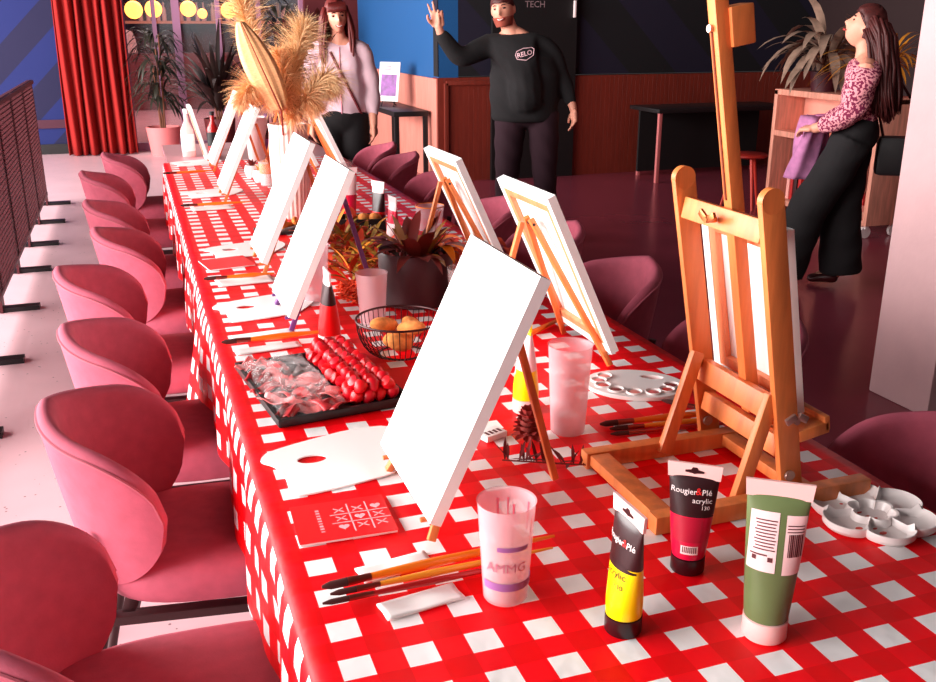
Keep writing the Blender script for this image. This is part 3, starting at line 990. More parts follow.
REDC = mat('red_cover', (244, 14, 22), rough=.4)
INKP = mat('pale_ink', (255, 170, 176), rough=.6)
def booklet(pts4, label, detail=True):
    P = [at(*p) for p in pts4] if len(pts4[0]) == 2 else [Vector(p) for p in pts4]
    c = sum(P, Vector()) / 4
    u = ((P[1] - P[0]) + (P[2] - P[3])) / 2
    v = ((P[0] - P[3]) + (P[1] - P[2])) / 2
    W, H_ = u.length, v.length
    root = empty('booklet', (c.x, c.y, TZ), math.atan2(u.y, u.x), label, 'booklet', 'red booklets')
    MB().box((0, 0, .0025), (W, H_, .004), None, .0006).build('pages', PAPER, root)
    cv = MB().box((0, 0, .0052), (W + .002, H_ + .002, .001)).build('cover', REDC, root)
    if detail:
        g = MB()
        z = .0059
        X0, Y0, s = 0.028, 0.0, 0.030
        for k in (-.5, .5):
            g.box((X0 + k * s, Y0, z), (.0022, s * 3, .0004)).box((X0, Y0 + k * s * .9, z), (s * 3.1, .0022, .0004))
        mark = ['XXH', 'XHX', 'HXX']
        for r in range(3):
            for q in range(3):
                cx_, cy_ = X0 + (q - 1) * s, Y0 + (1 - r) * s * .9
                if mark[r][q] == 'X':
                    for a in (.7, -.7): g.box((cx_, cy_, z), (.021, .002, .0004), (0, 0, a))
                else:
                    hp = [(.0085 * 1.0 * math.sin(t) ** 3, .0085 * (.8125 * math.cos(t) - .3125 * math.cos(2 * t) - .125 * math.cos(3 * t) - .0625 * math.cos(4 * t))) for t in [2 * PI * i / 20 for i in range(20)]]
                    g.prism(hp, z - .0002, z + .0002, Matrix.Translation((cx_, cy_, 0)))
        for i in range(9):
            g.box((-W * .24, .034 - i * .0085, z), (.006, .005 - (i % 3) * .001, .0004))
        g.build('printed_game', INKP, cv, smooth=False)
    return root
booklet([(289, 513), (383, 498), (396, 535), (302, 548)], 'red booklet printed with a tic-tac-toe grid, near the big canvas')
booklet([(.168, 3.195, .75), (.315, 3.22, .75), (.315, 3.08, .75), (.168, 3.05, .75)], 'small red booklet beside the fluted vase canvas', False)

def napkin(x, y, rz, L, W, label):
    root = empty('paper_napkin', (x, y, TZ), R(rz), label, 'napkin', 'folded napkins under brushes')
    m = MB()
    m.grid(lambda u, v: Vector(((u - .5) * L, (v - .5) * W, .004 + .0025 * math.sin(u * 9 + v * 3) * (1 - abs(2 * v - 1)))), 16, 8)
    o = m.build('top_fold', PAPER, root)
    o.modifiers.new('s', 'SOLIDIFY').thickness = .003
    return root
napkin(0.292, 1.168, 8, .11, .040, 'white napkin strip just behind the foreground brushes')
napkin(0.303, 1.072, 8, .115, .040, 'white napkin strip just in front of the foreground brushes')
napkin(at(262, 337).x, at(262, 337).y, 6, .16, .05, 'white napkin behind the brush at the lilac-footed easel')
napkin(at(268, 350).x, at(268, 350).y, 6, .16, .04, 'white napkin in front of the brush at the lilac-footed easel')
napkin(at(245, 282).x, at(245, 282).y, 4, .17, .09, 'white napkin under the brush by the fluted vase canvas')
napkin(at(212, 209).x, at(212, 209).y, 4, .17, .09, 'white napkin under the far brush on the left side')

HAND = [mat('orange_handle', (250, 120, 20), rough=.3), mat('amber_handle', (246, 150, 40), rough=.3), mat('dark_red_handle', (170, 20, 20), rough=.3)]
BRIS = mat('dark_bristle', (70, 20, 16), rough=.9)
def brush(a, b, r, hm, label, z=None, tipcol=None):
    A, B = Vector(a), Vector(b)
    d = B - A
    L = d.length
    root = empty('paint_brush', (A.x, A.y, TZ + (r + .0105 if z is None else z)), math.atan2(d.y, d.x), label, 'brush', 'paint brushes')
    MB().tube([(0.068, 0, 0), (.10, 0, 0), (.15, 0, 0), (L * .8, 0, 0), (L, 0, 0)], [r * .8, r * 1.0, r * 1.25, r * .8, r * .35], 12).build('handle', hm, root)
    MB().tube([(0.036, 0, 0), (.07, 0, 0)], [r * 1.05, r * .85], 12).build('ferrule', mat('ferrule', (150, 60, 50), rough=.3, metal=.7), root)
    MB().tube([(0.0, 0, 0), (.012, 0, 0), (.037, 0, 0)], [r * .35, r * .95, r * 1.0], 12).build('bristles', tipcol or BRIS, root)
    return root
brush((0.178, 1.128), (0.535, 1.150), .0062, HAND[0], 'orange handled brush lying on the napkins, hindmost of the foreground three')
brush((0.186, 1.110), (0.52, 1.122), .0045, HAND[1], 'thin amber brush, middle of the three before the cup')
brush((0.172, 1.092), (0.47, 1.100), .0042, HAND[2], 'dark red brush, frontmost of the three before the cup')
brush(at(222, 350).xy, at(330, 338).xy, .0065, HAND[0], 'long orange brush lying before the black platter')
brush(at(204, 285).xy, at(275, 279).xy, .006, HAND[0], 'orange brush on the napkin by the fluted vase canvas')
brush(at(181, 210).xy, at(250, 206).xy, .006, HAND[0], 'orange brush at the far left below the pampas')
brush(at(163, 177).xy, at(215, 174).xy, .006, HAND[0], 'farthest orange brush on the cloth, near the bare table end')
brush((0.80, 1.525), (1.10, 1.50), .0062, HAND[0], 'orange brush lying behind the big easel, hindmost of its three', .008)
brush((0.81, 1.503), (1.10, 1.470), .0050, HAND[1], 'amber brush lying behind the big easel, middle of its three', .006)
brush((0.80, 1.480), (1.08, 1.448), .0045, HAND[2], 'dark red brush lying closest to the big easel base', .006)
brush((0.98, 1.60), (1.13, 1.43), .0050, BLACK, 'black brush seen between the big easel rails', .006)
brush((0.78, 2.02), (1.06, 2.22), .006, HAND[0], 'orange brush under the nearest back-turned canvas', .008)

# flower-shaped palette
fp = empty('flower_palette', (1.050, 1.062, TZ), R(12), 'white flower-shaped palette with paint residue at the right table edge', 'palette')
m = MB()
def rim_r(a): return 0.076 + 0.020 * abs(math.cos(3 * a)) ** 0.7
NP = 144
prof = [(0.0, .004, 0), (.30, .004, 0), (.36, .016, 0), (.40, .017, 0), (.44, .006, 0), (.80, .005, 0), (.95, .014, 0), (.985, .018, 0), (1.0, .0175, 0), (1.0, .008, 0), (.93, .001, 0), (0.0, 0.0, 0)]
def fpf(u, v):
    k = prof[int(round(v * (len(prof) - 1)))]
    a = u * 2 * PI
    r_ = rim_r(a) * k[0]
    z = k[1]
    if .43 < k[0] < .97 and k[1] > .0035 and k[1] < .015:
        z += .011 * math.exp(-(math.sin(3 * a + PI / 2) / .10) ** 2)
    return Vector((r_ * math.cos(a), r_ * math.sin(a), z))
m.grid(fpf, NP, len(prof), wrap=True)
m.build('palette_body', PLASTW, fp)
for k in range(9):
    a = random.uniform(0, 6.28); r_ = random.choice([random.uniform(.005, .02), random.uniform(.045, .06)])
    MB().ball((r_ * math.cos(a), r_ * math.sin(a), .0055), (random.uniform(.003, .009), random.uniform(.002, .005), .0007), 8, 4).build('paint_residue', mat('red_residue', (226, 60, 40), rough=.4), fp)
# oval palette
op = empty('oval_palette', (0.972, 1.70, TZ), R(-30), 'white oval palette with paint wells and thumb hole by the tall frosted cup', 'palette')
cu = bpy.data.curves.new('p', 'CURVE'); cu.dimensions = '2D'; cu.fill_mode = 'BOTH'; cu.extrude = .003; cu.bevel_depth = .0015
def ell(cx_, cy_, a, b, n=40): return [(cx_ + a * math.cos(2 * PI * i / n), cy_ + b * math.sin(2 * PI * i / n)) for i in range(n)]
for o_ in (ell(0, 0, .108, .083), ell(.035, .045, .026, .013)):
    sp = cu.splines.new('POLY'); sp.points.add(len(o_) - 1); sp.use_cyclic_u = True
    for q, (x, y) in zip(sp.points, o_): q.co = (x, y, 0, 1)
ob = bpy.data.objects.new('p', cu); COL.objects.link(ob); bpy.context.view_layer.update()
me = bpy.data.meshes.new_from_object(ob.evaluated_get(bpy.context.evaluated_depsgraph_get()))
bpy.data.objects.remove(ob)
me.materials.clear(); me.materials.append(PLASTW)
o = bpy.data.objects.new('palette_body', me); COL.objects.link(o); o.parent = op; o.location.z = .0048
for k in range(8):
    a = R(150 + k * 30)
    MB().lathe([(.013, 0), (.016, .004), (.0175, .004), (.0185, 0)], (.078 * math.cos(a), .056 * math.sin(a), .009), 16).build('paint_well', PLASTW, op)
    MB().ball((.078 * math.cos(a), .056 * math.sin(a), .0095), (.0125, .0125, .002), 12, 6).build('paint_dab', mat(['dab_pink', 'dab_rose', 'dab_red', 'dab_dark'][k % 4], [(250, 150, 140), (236, 110, 110), (220, 60, 50), (140, 40, 40)][k % 4], rough=.4), op)

# ---------------------------------------------------------------- food
def strip_grid(m, c, L, W, rz, amp=.01, n=9, seed=0):
    rd = random.Random(seed)
    a, b, d = rd.uniform(0, 6), rd.uniform(0, 6), rd.uniform(6, 12)
    ca, sa = math.cos(rz), math.sin(rz)
    def fn(u, v):
        x, y = (u - .5) * L, (v - .5) * W
        z = amp * (math.sin(u * d + a) * .6 + math.sin(v * d * .8 + b) * .5) + amp
        k = .75 + .25 * math.sin(u * 5 + a)
        return Vector((c[0] + x * k * ca - y * sa, c[1] + x * k * sa + y * ca, c[2] + z))
    m.grid(fn, n, n)
pl = empty('serving_platter', (0.322, 1.922, TZ), R(7), 'black rectangular platter of wrapped meats and red fruit on the cloth', 'platter')
m = MB()
m.box((0, 0, .004), (.275, .360, .008), None, .002)
for s in (-1, 1):
    m.box((s * .1365, 0, .012), (.008, .366, .016), None, .002).box((0, s * .181, .012), (.280, .008, .016), None, .002)
m.build('tray_body', BLACK, pl)
PR = Matrix.Translation((0.322, 1.922, TZ)) @ Matrix.Rotation(R(7), 4, 'Z')
MEAT = [mat('meat_dark', (170, 24, 30), rough=.4, noise=.35, scale=40), mat('meat_rose', (226, 110, 110), rough=.4, noise=.3, scale=50), mat('meat_red', (205, 50, 56), rough=.4, noise=.35, scale=45)]
k = 0
for i in range(5):
    for j in range(4):
        rd = random.Random(i * 9 + j)
        c = PR @ Vector((-.105 + j * .033 + rd.uniform(-.006, .006), -.145 + i * .072 + rd.uniform(-.01, .01), .011))
        if j > 1 and i > 2: continue
        mm = MB(); strip_grid(mm, (0, 0, 0), .060, .075, rd.uniform(0, 6), .0085, 10, i * 7 + j)
        o = mm.build('meat_slice', MEAT[(i + j) % 3], None, True, c)
        o.modifiers.new('s', 'SOLIDIFY').thickness = .002
        tag(o, 'folded slice of cured meat on the left part of the black platter', 'meat slice', 'meat slices on the black platter')
FRUIT = [mat('fruit_red', (226, 10, 24), rough=.4, spec=.4), mat('fruit_crimson', (206, 6, 30), rough=.4, spec=.4)]
protos = []
for q in range(2):
    m = MB()
    m.lathe([(0, -.016), (.007, -.013), (.0125, -.004), (.0145, .004), (.012, .012), (.005, .0145), (0, .0145)], n=14)
    o = m.build('red_fruit', FRUIT[q]); protos.append(o)
cnt = 0
for layer in range(2):
    for i in range(11):
        for j in range(4 - layer):
            rd = random.Random(i * 31 + j * 7 + layer)
            c = PR @ Vector((.030 + j * .0275 + layer * .014 + rd.uniform(-.003, .003), -.152 + i * .0305 + rd.uniform(-.003, .003), .0245 + layer * .021))
            o = protos[(i + j) % 2] if cnt < 2 and (i + j) % 2 == cnt else copy_tree(protos[(i + j) % 2])
            if o in protos: cnt += 1
            o.location = c
            o.rotation_euler = (rd.uniform(-1, 1), rd.uniform(-1, 1), rd.uniform(0, 6))
            tag(o, 'small glossy red fruit piled on the right part of the black platter', 'fruit', 'red fruit on the black platter')
m = MB()
rd = random.Random(4)
hs = {}
def film(u, v):
    x, y = -.135 + u * .15, -.176 + v * .352
    z = .026 + .010 * math.sin(u * 21 + 3 * math.sin(v * 17)) * math.sin(v * 27 + u * 9) + .006 * math.sin(v * 61 + u * 30)
    e = min(u, 1 - u, v, 1 - v)
    return Vector((x, y, .012 + (z) * min(1, e * 7)))
m.grid(film, 50, 90)
fo_ = m.build('cling_film', FILM, None, True); fo_.location = (0.322, 1.922, TZ); fo_.rotation_euler = (0, 0, R(7))
tag(fo_, 'crumpled clear cling film stretched over the meats on the black platter', 'cling film')

WIRE = mat('dark_wire', (60, 16, 18), rough=.4, metal=.4)
bw = empty('wire_bowl', (0.548, 2.075, TZ), 0, 'dark wire bowl holding pieces of bread, left of the big canvas', 'bowl')
def bp(t, a): 
    r_ = .052 + .053 * math.sin(t * PI / 2); z = .004 + .086 * (1 - math.cos(t * PI / 2))
    return Vector((r_ * math.cos(a), r_ * math.sin(a), z))
MB().tube([bp(1, 2 * PI * i / 48) for i in range(49)], .0028, 8).build('rim', WIRE, bw)
MB().tube([bp(0, 2 * PI * i / 32) for i in range(33)], .0025, 8).build('base_ring', WIRE, bw)
m = MB()
for i in range(44): m.tube([bp(t / 6, 2 * PI * i / 44) for t in range(7)], .0011, 5)
m.build('wire_ribs', WIRE, bw)
BREAD = mat('bread_crust', (236, 140, 70), rough=.9, noise=.25, scale=60, bump=.3, bscale=120)
for k, (x, y, z, rx, ry, rz) in enumerate(((-.035, .02, .072, .045, .024, .6), (.02, -.02, .070, .040, .026, 2.2), (.035, .03, .062, .035, .026, 1.2), (-.01, -.03, .042, .035, .024, .2), (0, .02, .034, .04, .025, 2.8))):
    m = MB()
    Mr = Euler((.3 * k, .25, rz)).to_matrix().to_4x4()
    m.ball((0, 0, 0), (rx, ry, .018), 16, 10, Mr)
    o = m.build('bread_piece', BREAD, None, True, (0.548 + x, 2.075 + y, TZ + z))
    tag(o, ['large bread piece leaning on the left rim of the wire bowl', 'bread piece at the front of the wire bowl', 'bread piece at the right back of the wire bowl', 'bread piece low in the front of the wire bowl', 'bread piece at the bottom of the wire bowl'][k], 'bread', 'bread in the wire bowl')
m = MB(); m.ball((0, 0, .024), (.045, .022, .020), 14, 8, Euler((0, .5, .8)).to_matrix().to_4x4())
tag(m.build('bread_piece', BREAD, None, True, (0.60, 1.955, TZ + .004)), 'bread piece lying on the cloth beside the big canvas', 'bread')
m = MB()
for k in range(40):
    a = random.uniform(0, 6.28); r_ = random.uniform(0, .05)
    m.ball((r_ * math.cos(a), r_ * math.sin(a), .005), (.006, .004, .004), 6, 4)
tag(m.build('crumbs', mat('orange_crumbs', (250, 120, 30), rough=.9), None, True, (0.575, 1.90, TZ)), 'orange crumbs scattered by the wire bowl', 'crumbs', None, 'stuff')
# red paper sheet between the platter and the big canvas
tag(MB().box((0, 0, .001), (.12, .22, .002)).build('red_paper', mat('red_sheet', (250, 8, 16), rough=.6), None, True, (0.52, 1.86, TZ)), 'plain red paper lying between the platter and the big canvas', 'paper')

# ---------------------------------------------------------------- planter and garland
PX, PY = 0.712, 2.515
pt = empty('planter', (PX, PY, TZ), 0, 'dark round planter of red and olive leaves in the middle of the table', 'planter')
POT = mat('dark_wine_pot', (66, 10, 24), rough=.55)
MB().lathe([(0, 0), (.098, 0), (.103, .004), (.106, .145), (.103, .150), (.098, .148), (.095, .12), (0, .12)], n=48).build('pot', POT, pt)
MB().lathe([(0, .132), (.06, .136), (.0965, .130), (.0965, .121), (0, .121)], n=24).build('soil', SOIL, pt)
LEAFR = mat('dark_red_leaf', (110, 22, 16), rough=.5)
LEAFO = mat('olive_leaf', (150, 96, 24), rough=.5)
ORG = mat('orange_petal', (250, 132, 20), rough=.5)
m = MB()
for k in range(34):
    a = random.uniform(0, 6.28); e = random.uniform(.25, 1.2)
    m.leaf((.05 * math.cos(a) * random.random(), .05 * math.sin(a), .13), (math.cos(a) * math.cos(e), math.sin(a) * math.cos(e), math.sin(e)), random.uniform(.09, .19), random.uniform(.02, .045), random.uniform(.5, 2.2))
m.build('foliage', LEAFR, pt)
m = MB()
for k in range(14):
    a = random.uniform(0, 6.28); e = random.uniform(.4, 1.3)
    m.leaf((.04 * math.cos(a), .04 * math.sin(a), .13), (math.cos(a) * math.cos(e), math.sin(a) * math.cos(e), math.sin(e)), random.uniform(.10, .17), .025, 1.2)
m.build('foliage', LEAFO, pt)
m = MB()
for a0, e, L_ in ((-.6, .9, .15), (-.2, 1.2, .13), (.5, .7, .14), (-1.2, 1.0, .12)):
    m.leaf((.05, -.02, .14), (math.cos(a0) * math.cos(e), math.sin(a0) * math.cos(e), math.sin(e)), L_, .035, 3.4, None, 10)
m.build('blossom', ORG, pt)
m = MB()
for k in range(26):
    a = random.uniform(0, 6.28); r_ = random.uniform(.03, .09)
    m.ball((r_ * math.cos(a), r_ * math.sin(a), .140), (.006, .006, .006), 6, 4)
m.build('gravel', mat('pink_gravel', (200, 90, 90), rough=.9), pt)
gd = empty('garland', (0.66, 2.98, TZ), 0, 'leafy garland of dried olive and red foliage lying along the table centre', 'garland')
for nm, mt_, cnt_, wd in (('foliage', mat('moss_leaf', (150, 110, 20), rough=.7), 190, .02), ('foliage', mat('rust_leaf', (190, 50, 14), rough=.7), 170, .022), ('foliage', mat('amber_leaf', (222, 130, 30), rough=.7), 70, .016)):
    m = MB()
    for k in range(cnt_):
        t = random.uniform(-1, 1)
        x, y = random.gauss(0, .06), t * .34
        a = random.uniform(0, 6.28); e = random.uniform(.05, 1.1)
        m.leaf((x, y, random.uniform(.004, .07)), (math.cos(a) * math.cos(e), math.sin(a) * math.cos(e), math.sin(e)), random.uniform(.04, .11), wd, 1.0, None, 5)
    m.build(nm, mt_, gd)
m = MB()
for k in range(26):
    y = random.uniform(-.33, .33); a = random.uniform(0, 6.28)
    p = Vector((random.gauss(0, .05), y, .03))
    m.tube([p, p + Vector((.06 * math.cos(a), .06 * math.sin(a), .04)), p + Vector((.13 * math.cos(a), .13 * math.sin(a), .055))], [.002, .0016, .0008], 5)
m.build('twigs', mat('twig', (120, 30, 16), rough=.9), gd)
gd2 = empty('garland', (0.97, 2.93, TZ), 0, 'dried foliage spray lying right of the planter under the back-turned canvas', 'garland')
m = MB()
for k in range(120):
    x, y = random.gauss(0, .07), random.uniform(-.2, .2); a = random.uniform(0, 6.28); e = random.uniform(.05, .9)
    m.leaf((x, y, random.uniform(.004, .05)), (math.cos(a) * math.cos(e), math.sin(a) * math.cos(e), math.sin(e)), random.uniform(.04, .10), .018, 1.0, None, 5)
m.build('foliage', mat('rust_leaf', (190, 50, 14)), gd2)
m = MB()
for k in range(420):
    a = random.uniform(0, 6.28); r_ = .085 * math.sqrt(random.random())
    m.ball((r_ * math.cos(a) * .8, r_ * math.sin(a) * 1.5, random.uniform(.003, .012)), (.006, .0045, .0035), 6, 4)
tag(m.build('dried_petals', mat('dried_petals', (236, 66, 22), rough=.9, noise=.4, scale=200), None, True, (0.575, 2.63, TZ)), 'orange red dried petals scattered left of the dark planter', 'petals', None, 'stuff')
# pine cone and twig by the big canvas
pc_ = empty('pine_cone', (0.648, 1.520, TZ), 0, 'dark red dried cone lying behind the foreground canvas leg', 'pine cone')
m = MB(); m.ball((0, 0, .03), (.018, .018, .026), 12, 8); m.build('core', mat('cone_core', (120, 30, 22), rough=.9), pc_)
m = MB()
for lv in range(6):
    for k in range(9):
        a = 2 * PI * (k + lv * .5) / 9; e = -.25 + lv * .26
        m.leaf((.010 * math.cos(a), .010 * math.sin(a), .012 + lv * .008), (math.cos(a) * math.cos(e), math.sin(a) * math.cos(e), math.sin(e)), .026 - lv * .002, .018, -.4, None, 5, .4)
m.build('scales', mat('cone_scale', (150, 34, 28), rough=.8), pc_)
tw = empty('dry_twig', (0.665, 1.385, TZ), 0, 'dark dry twig with spiky leaves lying left of the big easel base', 'twig')
m = MB()
m.tube([(-.10, .06, .004), (0, .0, .008), (.05, -.02, .006)], .0016, 6)
m.build('stem', mat('twig', (120, 30, 16)), tw)
m = MB()
for k in range(26):
    t = random.uniform(0, 1); p = Vector((-.10 + .15 * t, .06 - .08 * t, .006)); a = random.uniform(0, 6.28); e = random.uniform(.2, 1.3)
    m.leaf(p, (math.cos(a) * math.cos(e), math.sin(a) * math.cos(e), math.sin(e)), .042, .007, .4, None, 4)
m.build('spikes', mat('dark_spike', (110, 14, 14), rough=.8), tw)
bx = empty('small_box', (0.585, 1.555, TZ), .35, 'small white card with dark marks glimpsed behind the foreground canvas', 'card')
MB().box((0, 0, .006), (.05, .035, .012), None, .002).build('card_body', PAPER, bx)
m = MB()
for k in range(4): m.box((-.015 + k * .01, -.004, .0123), (.006, .014, .0004))
m.build('marks', BARC, bx, smooth=False)

# black crate with pale letters behind the garland
bk = empty('black_crate', (0.76, 3.40, TZ), R(-12), 'small black crate with pale letters behind the garland', 'crate')
m = MB()
m.box((0, 0, .004), (.17, .12, .008))
for s in (-1, 1): m.box((s * .083, 0, .04), (.005, .12, .075)).box((0, s * .058, .04), (.17, .005, .075))
m.build('crate_body', BLACK, bk, smooth=False)
v_, f_ = text_verts('HOCH', .034)
m = MB(); m.add([(v.x, -.0612, .045 + v.y) for v in v_], f_); m.build('lettering', INKW, bk, smooth=False)
for k in range(3):
    m = MB(); m.ball((0, 0, 0), (.026, .02, .018), 12, 8)
    tag(m.build('bread_piece', BREAD, None, True, (0.725 + k * .04, 3.40 - k * .008, TZ + .073)), ['left roll in the small black crate', 'middle roll in the small black crate', 'right roll in the small black crate'][k], 'bread', 'rolls in the black crate')

# ---------------------------------------------------------------- fluted vase, tray under it, pampas
VX, VY = 0.550, 3.79
vt = empty('serving_tray', (0.565, 3.60, TZ), R(4), 'dark tray of orange bread sticks at the foot of the fluted vase', 'tray')
MB().box((0, 0, .006), (.34, .13, .012), None, .003).build('tray_body', BLACK, vt)
bs = None
for k in range(13):
    rd = random.Random(k)
    if bs is None:
        bs = MB().tube([(-.05, 0, 0), (-.02, .003, .004), (.02, -.002, .003), (.05, 0, 0)], [.006, .010, .010, .006], 10).build('bread_stick', mat('bread_stick', (250, 140, 60), rough=.8, noise=.2, scale=50))
        o = bs
    else: o = bs.copy(); COL.objects.link(o)
    o.location = (0.565 - .13 + .0215 * k, 3.60 + rd.uniform(-.02, .02), TZ + .024 + .013 * (k % 2))
    o.rotation_euler = (0, 0, 1.2 + rd.uniform(-.5, .5))
    tag(o, 'golden bread stick on the dark tray at the foot of the fluted vase', 'bread', 'bread sticks by the vase')
va = empty('vase', (VX + .03, VY + .09, TZ), 0, 'tall fluted white vase holding the pampas plumes', 'vase')
MB().lathe([(0, 0), (.060, 0), (.066, .01), (.074, .14), (.078, .28), (.074, .34), (.078, .375), (.073, .376), (.069, .34), (.072, .25), (.06, .02), (0, .02)], n=168, wave=lambda a: .022 * math.sin(a * 24)).build('vase_body', mat('white_ceramic', (250, 214, 206), rough=.5), va)
VB = Vector((VX + .03, VY + .09, TZ + .03))
PAMP = mat('pampas_plume', (255, 206, 156), rough=.95, noise=.12, scale=60)
PAMP2 = mat('pampas_plume_dark', (252, 190, 138), rough=.95, noise=.12, scale=60)
def aty_(x, y, Y):
    d = ray(x, y); return Vector((0, 0, 1.5)) + d * (Y / d.y)
def plume(path, t0, wd, m_, label, n=620, droop=.6, seed=1):
    """plumed stem following path; hairs start at fraction t0"""
    rd = random.Random(seed)
    P = [Vector(p) for p in path]
    root = empty('pampas_stem', P[0], 0, label, 'pampas grass', 'pampas stems in the fluted vase')
    Q = []
    for i in range(41):
        t = i / 40 * (len(P) - 1); k = min(int(t), len(P) - 2); f_ = t - k
        p0 = P[max(k - 1, 0)]; p1 = P[k]; p2 = P[k + 1]; p3 = P[min(k + 2, len(P) - 1)]
        Q.append(.5 * ((2 * p1) + (p2 - p0) * f_ + (2 * p0 - 5 * p1 + 4 * p2 - p3) * f_ ** 2 + (3 * p1 - p0 - 3 * p2 + p3) * f_ ** 3) - P[0])
    MB().tube(Q, [.0035 - .0025 * i / 40 for i in range(41)], 6).build('stem', mat('straw', (224, 150, 100), rough=.9), root)
    m = MB()
    for k in range(int(n * 3.2)):
        t = t0 + (1 - t0) * rd.random()
        i = min(39, int(t * 40)); p = Q[i].lerp(Q[i + 1], t * 40 - i); d = (Q[i + 1] - Q[i]).normalized()
        s = (t - t0) / (1 - t0)
        env = wd * (math.sin(PI * min(1, s * .86 + .1)) ** .7 + .1)
        a = rd.uniform(0, 6.28)
        u = d.orthogonal().normalized(); w_ = d.cross(u)
        o_ = (u * math.cos(a) + w_ * math.sin(a))
        L_ = env * rd.uniform(.45, 1.35)
        dr = (o_ * rd.uniform(.5, 1.2) + d * rd.uniform(.2, 1.0) + Vector((rd.uniform(-.3,.3), rd.uniform(-.3,.3), rd.uniform(-.3,.3)))).normalized()
        sd = dr.cross(Vector((rd.uniform(-1, 1), rd.uniform(-1, 1), rd.uniform(-1, 1)))).normalized()
        wv = rd.uniform(.0007, .0016)
        vs, fs = [], []
        pp = p.copy()
        for j in range(4):
            ww = wv * (1 - j / 3.6)
            vs += [pp - sd * ww, pp + sd * ww]
            pp = pp + dr * (L_ / 3)
            dr = (dr + Vector((0, 0, -droop * .33)) ).normalized()
        for j in range(3): fs.append((j * 2, j * 2 + 1, j * 2 + 3, j * 2 + 2))
        m.add(vs, fs)
    m.build('plume', m_, root, smooth=False)
    return root
Z0 = VB
plume([Z0, Z0 + Vector((-.03, .01, .36)), aty_(262, 70, 3.85), aty_(243, 10, 3.85), aty_(226, -45, 3.85)], .55, .095, PAMP, 'tallest pampas plume leaning left out of the frame top', 800, .3, 1)
plume([Z0, Z0 + Vector((.0, .01, .37)), aty_(290, 95, 3.8), aty_(298, 50, 3.8), aty_(306, 22, 3.8)], .42, .105, PAMP, 'upright pampas plume before the smiling woman\'s shoulder', 800, .5, 2)
plume([Z0, Z0 + Vector((.03, .0, .37)), aty_(305, 100, 3.7), aty_(325, 78, 3.7), aty_(332, 92, 3.68)], .42, .095, PAMP, 'pampas plume arching right over the woman\'s shirt', 700, .6, 3)
plume([Z0, Z0 + Vector((-.03, .0, .36)), aty_(272, 104, 3.75), aty_(252, 88, 3.7), aty_(240, 104, 3.65)], .45, .085, PAMP2, 'pampas plume drooping left over the tall white cup', 600, .8, 4)
plume([Z0, Z0 + Vector((.02, -.02, .36)), aty_(294, 116, 3.75), aty_(308, 98, 3.7), aty_(318, 108, 3.68)], .38, .085, PAMP2, 'short rust pampas plume low at the vase mouth', 700, .6, 5)
plume([Z0, Z0 + Vector((.0, .0, .37)), aty_(285, 105, 3.75), aty_(283, 75, 3.75), aty_(278, 52, 3.75)], .42, .085, PAMP2, 'rust pampas plume standing between the palm spear and the upright plume', 600, .4, 6)
# dried palm spear
ps = empty('palm_spear', Z0, 0, 'big dried palm spear with dark midrib among the pampas', 'palm leaf')
b0 = Vector((-.02, .0, .27)); b1 = aty_(280, 110, 3.66) - Z0; b2 = aty_(240, 22, 3.62) - Z0
sdv = Vector((.95, -.32, .12)).normalized()
m = MB()
nn = 26
vs, fs = [], []
for i in range(nn):
    t = i / (nn - 1); p = b1.lerp(b2, t)
    w_ = .062 * math.sin(PI * (.12 + .84 * t)) ** .7
    for j in range(9):
        q = (j - 4) / 4
        vs.append(p + sdv * (w_ * q) + Vector((0, -.0035 * (1 if j % 2 else 0) - .02 * (1 - q * q), 0)))
for i in range(nn - 1):
    for j in range(8): fs.append((i * 9 + j, i * 9 + j + 1, (i + 1) * 9 + j + 1, (i + 1) * 9 + j))
m.add(vs, fs)
bl = m.build('blade', mat('dried_palm', (255, 182, 126), rough=.85, noise=.25, scale=90, stretch=(1, 1, 4)), ps, angle=15)
bl.modifiers.new('s', 'SOLIDIFY').thickness = .0015
MB().tube([Vector((0, 0, 0)), b0, b1 + Vector((0, -.034, 0)), b2 + Vector((0, -.026, 0))], [.004, .004, .0035, .0015], 8).build('midrib', mat('dark_midrib', (150, 40, 20), rough=.8), ps)
# dark burgundy sprig
sp_ = empty('dark_sprig', Z0, 0, 'dark burgundy leafy sprig behind the pampas plumes', 'sprig')
m = MB()
tp = aty_(290, 35, 4.0) - Z0
MB().tube([Vector((0, 0, 0)), Vector((.0, .02, .3)), tp], .003, 6).build('stem', mat('twig', (120, 30, 16)), sp_)
for k in range(110):
    p = tp + Vector((random.gauss(0, .06), random.gauss(0, .04), random.gauss(-.03, .07))); a = random.uniform(0, 6.28); e = random.uniform(-.6, 1.2)
    m.leaf(p, (math.cos(a) * math.cos(e), math.sin(a) * math.cos(e), math.sin(e)), .05, .022, .5, None, 4)
m.build('foliage', mat('burgundy_leaf', (74, 12, 14), rough=.7), sp_)

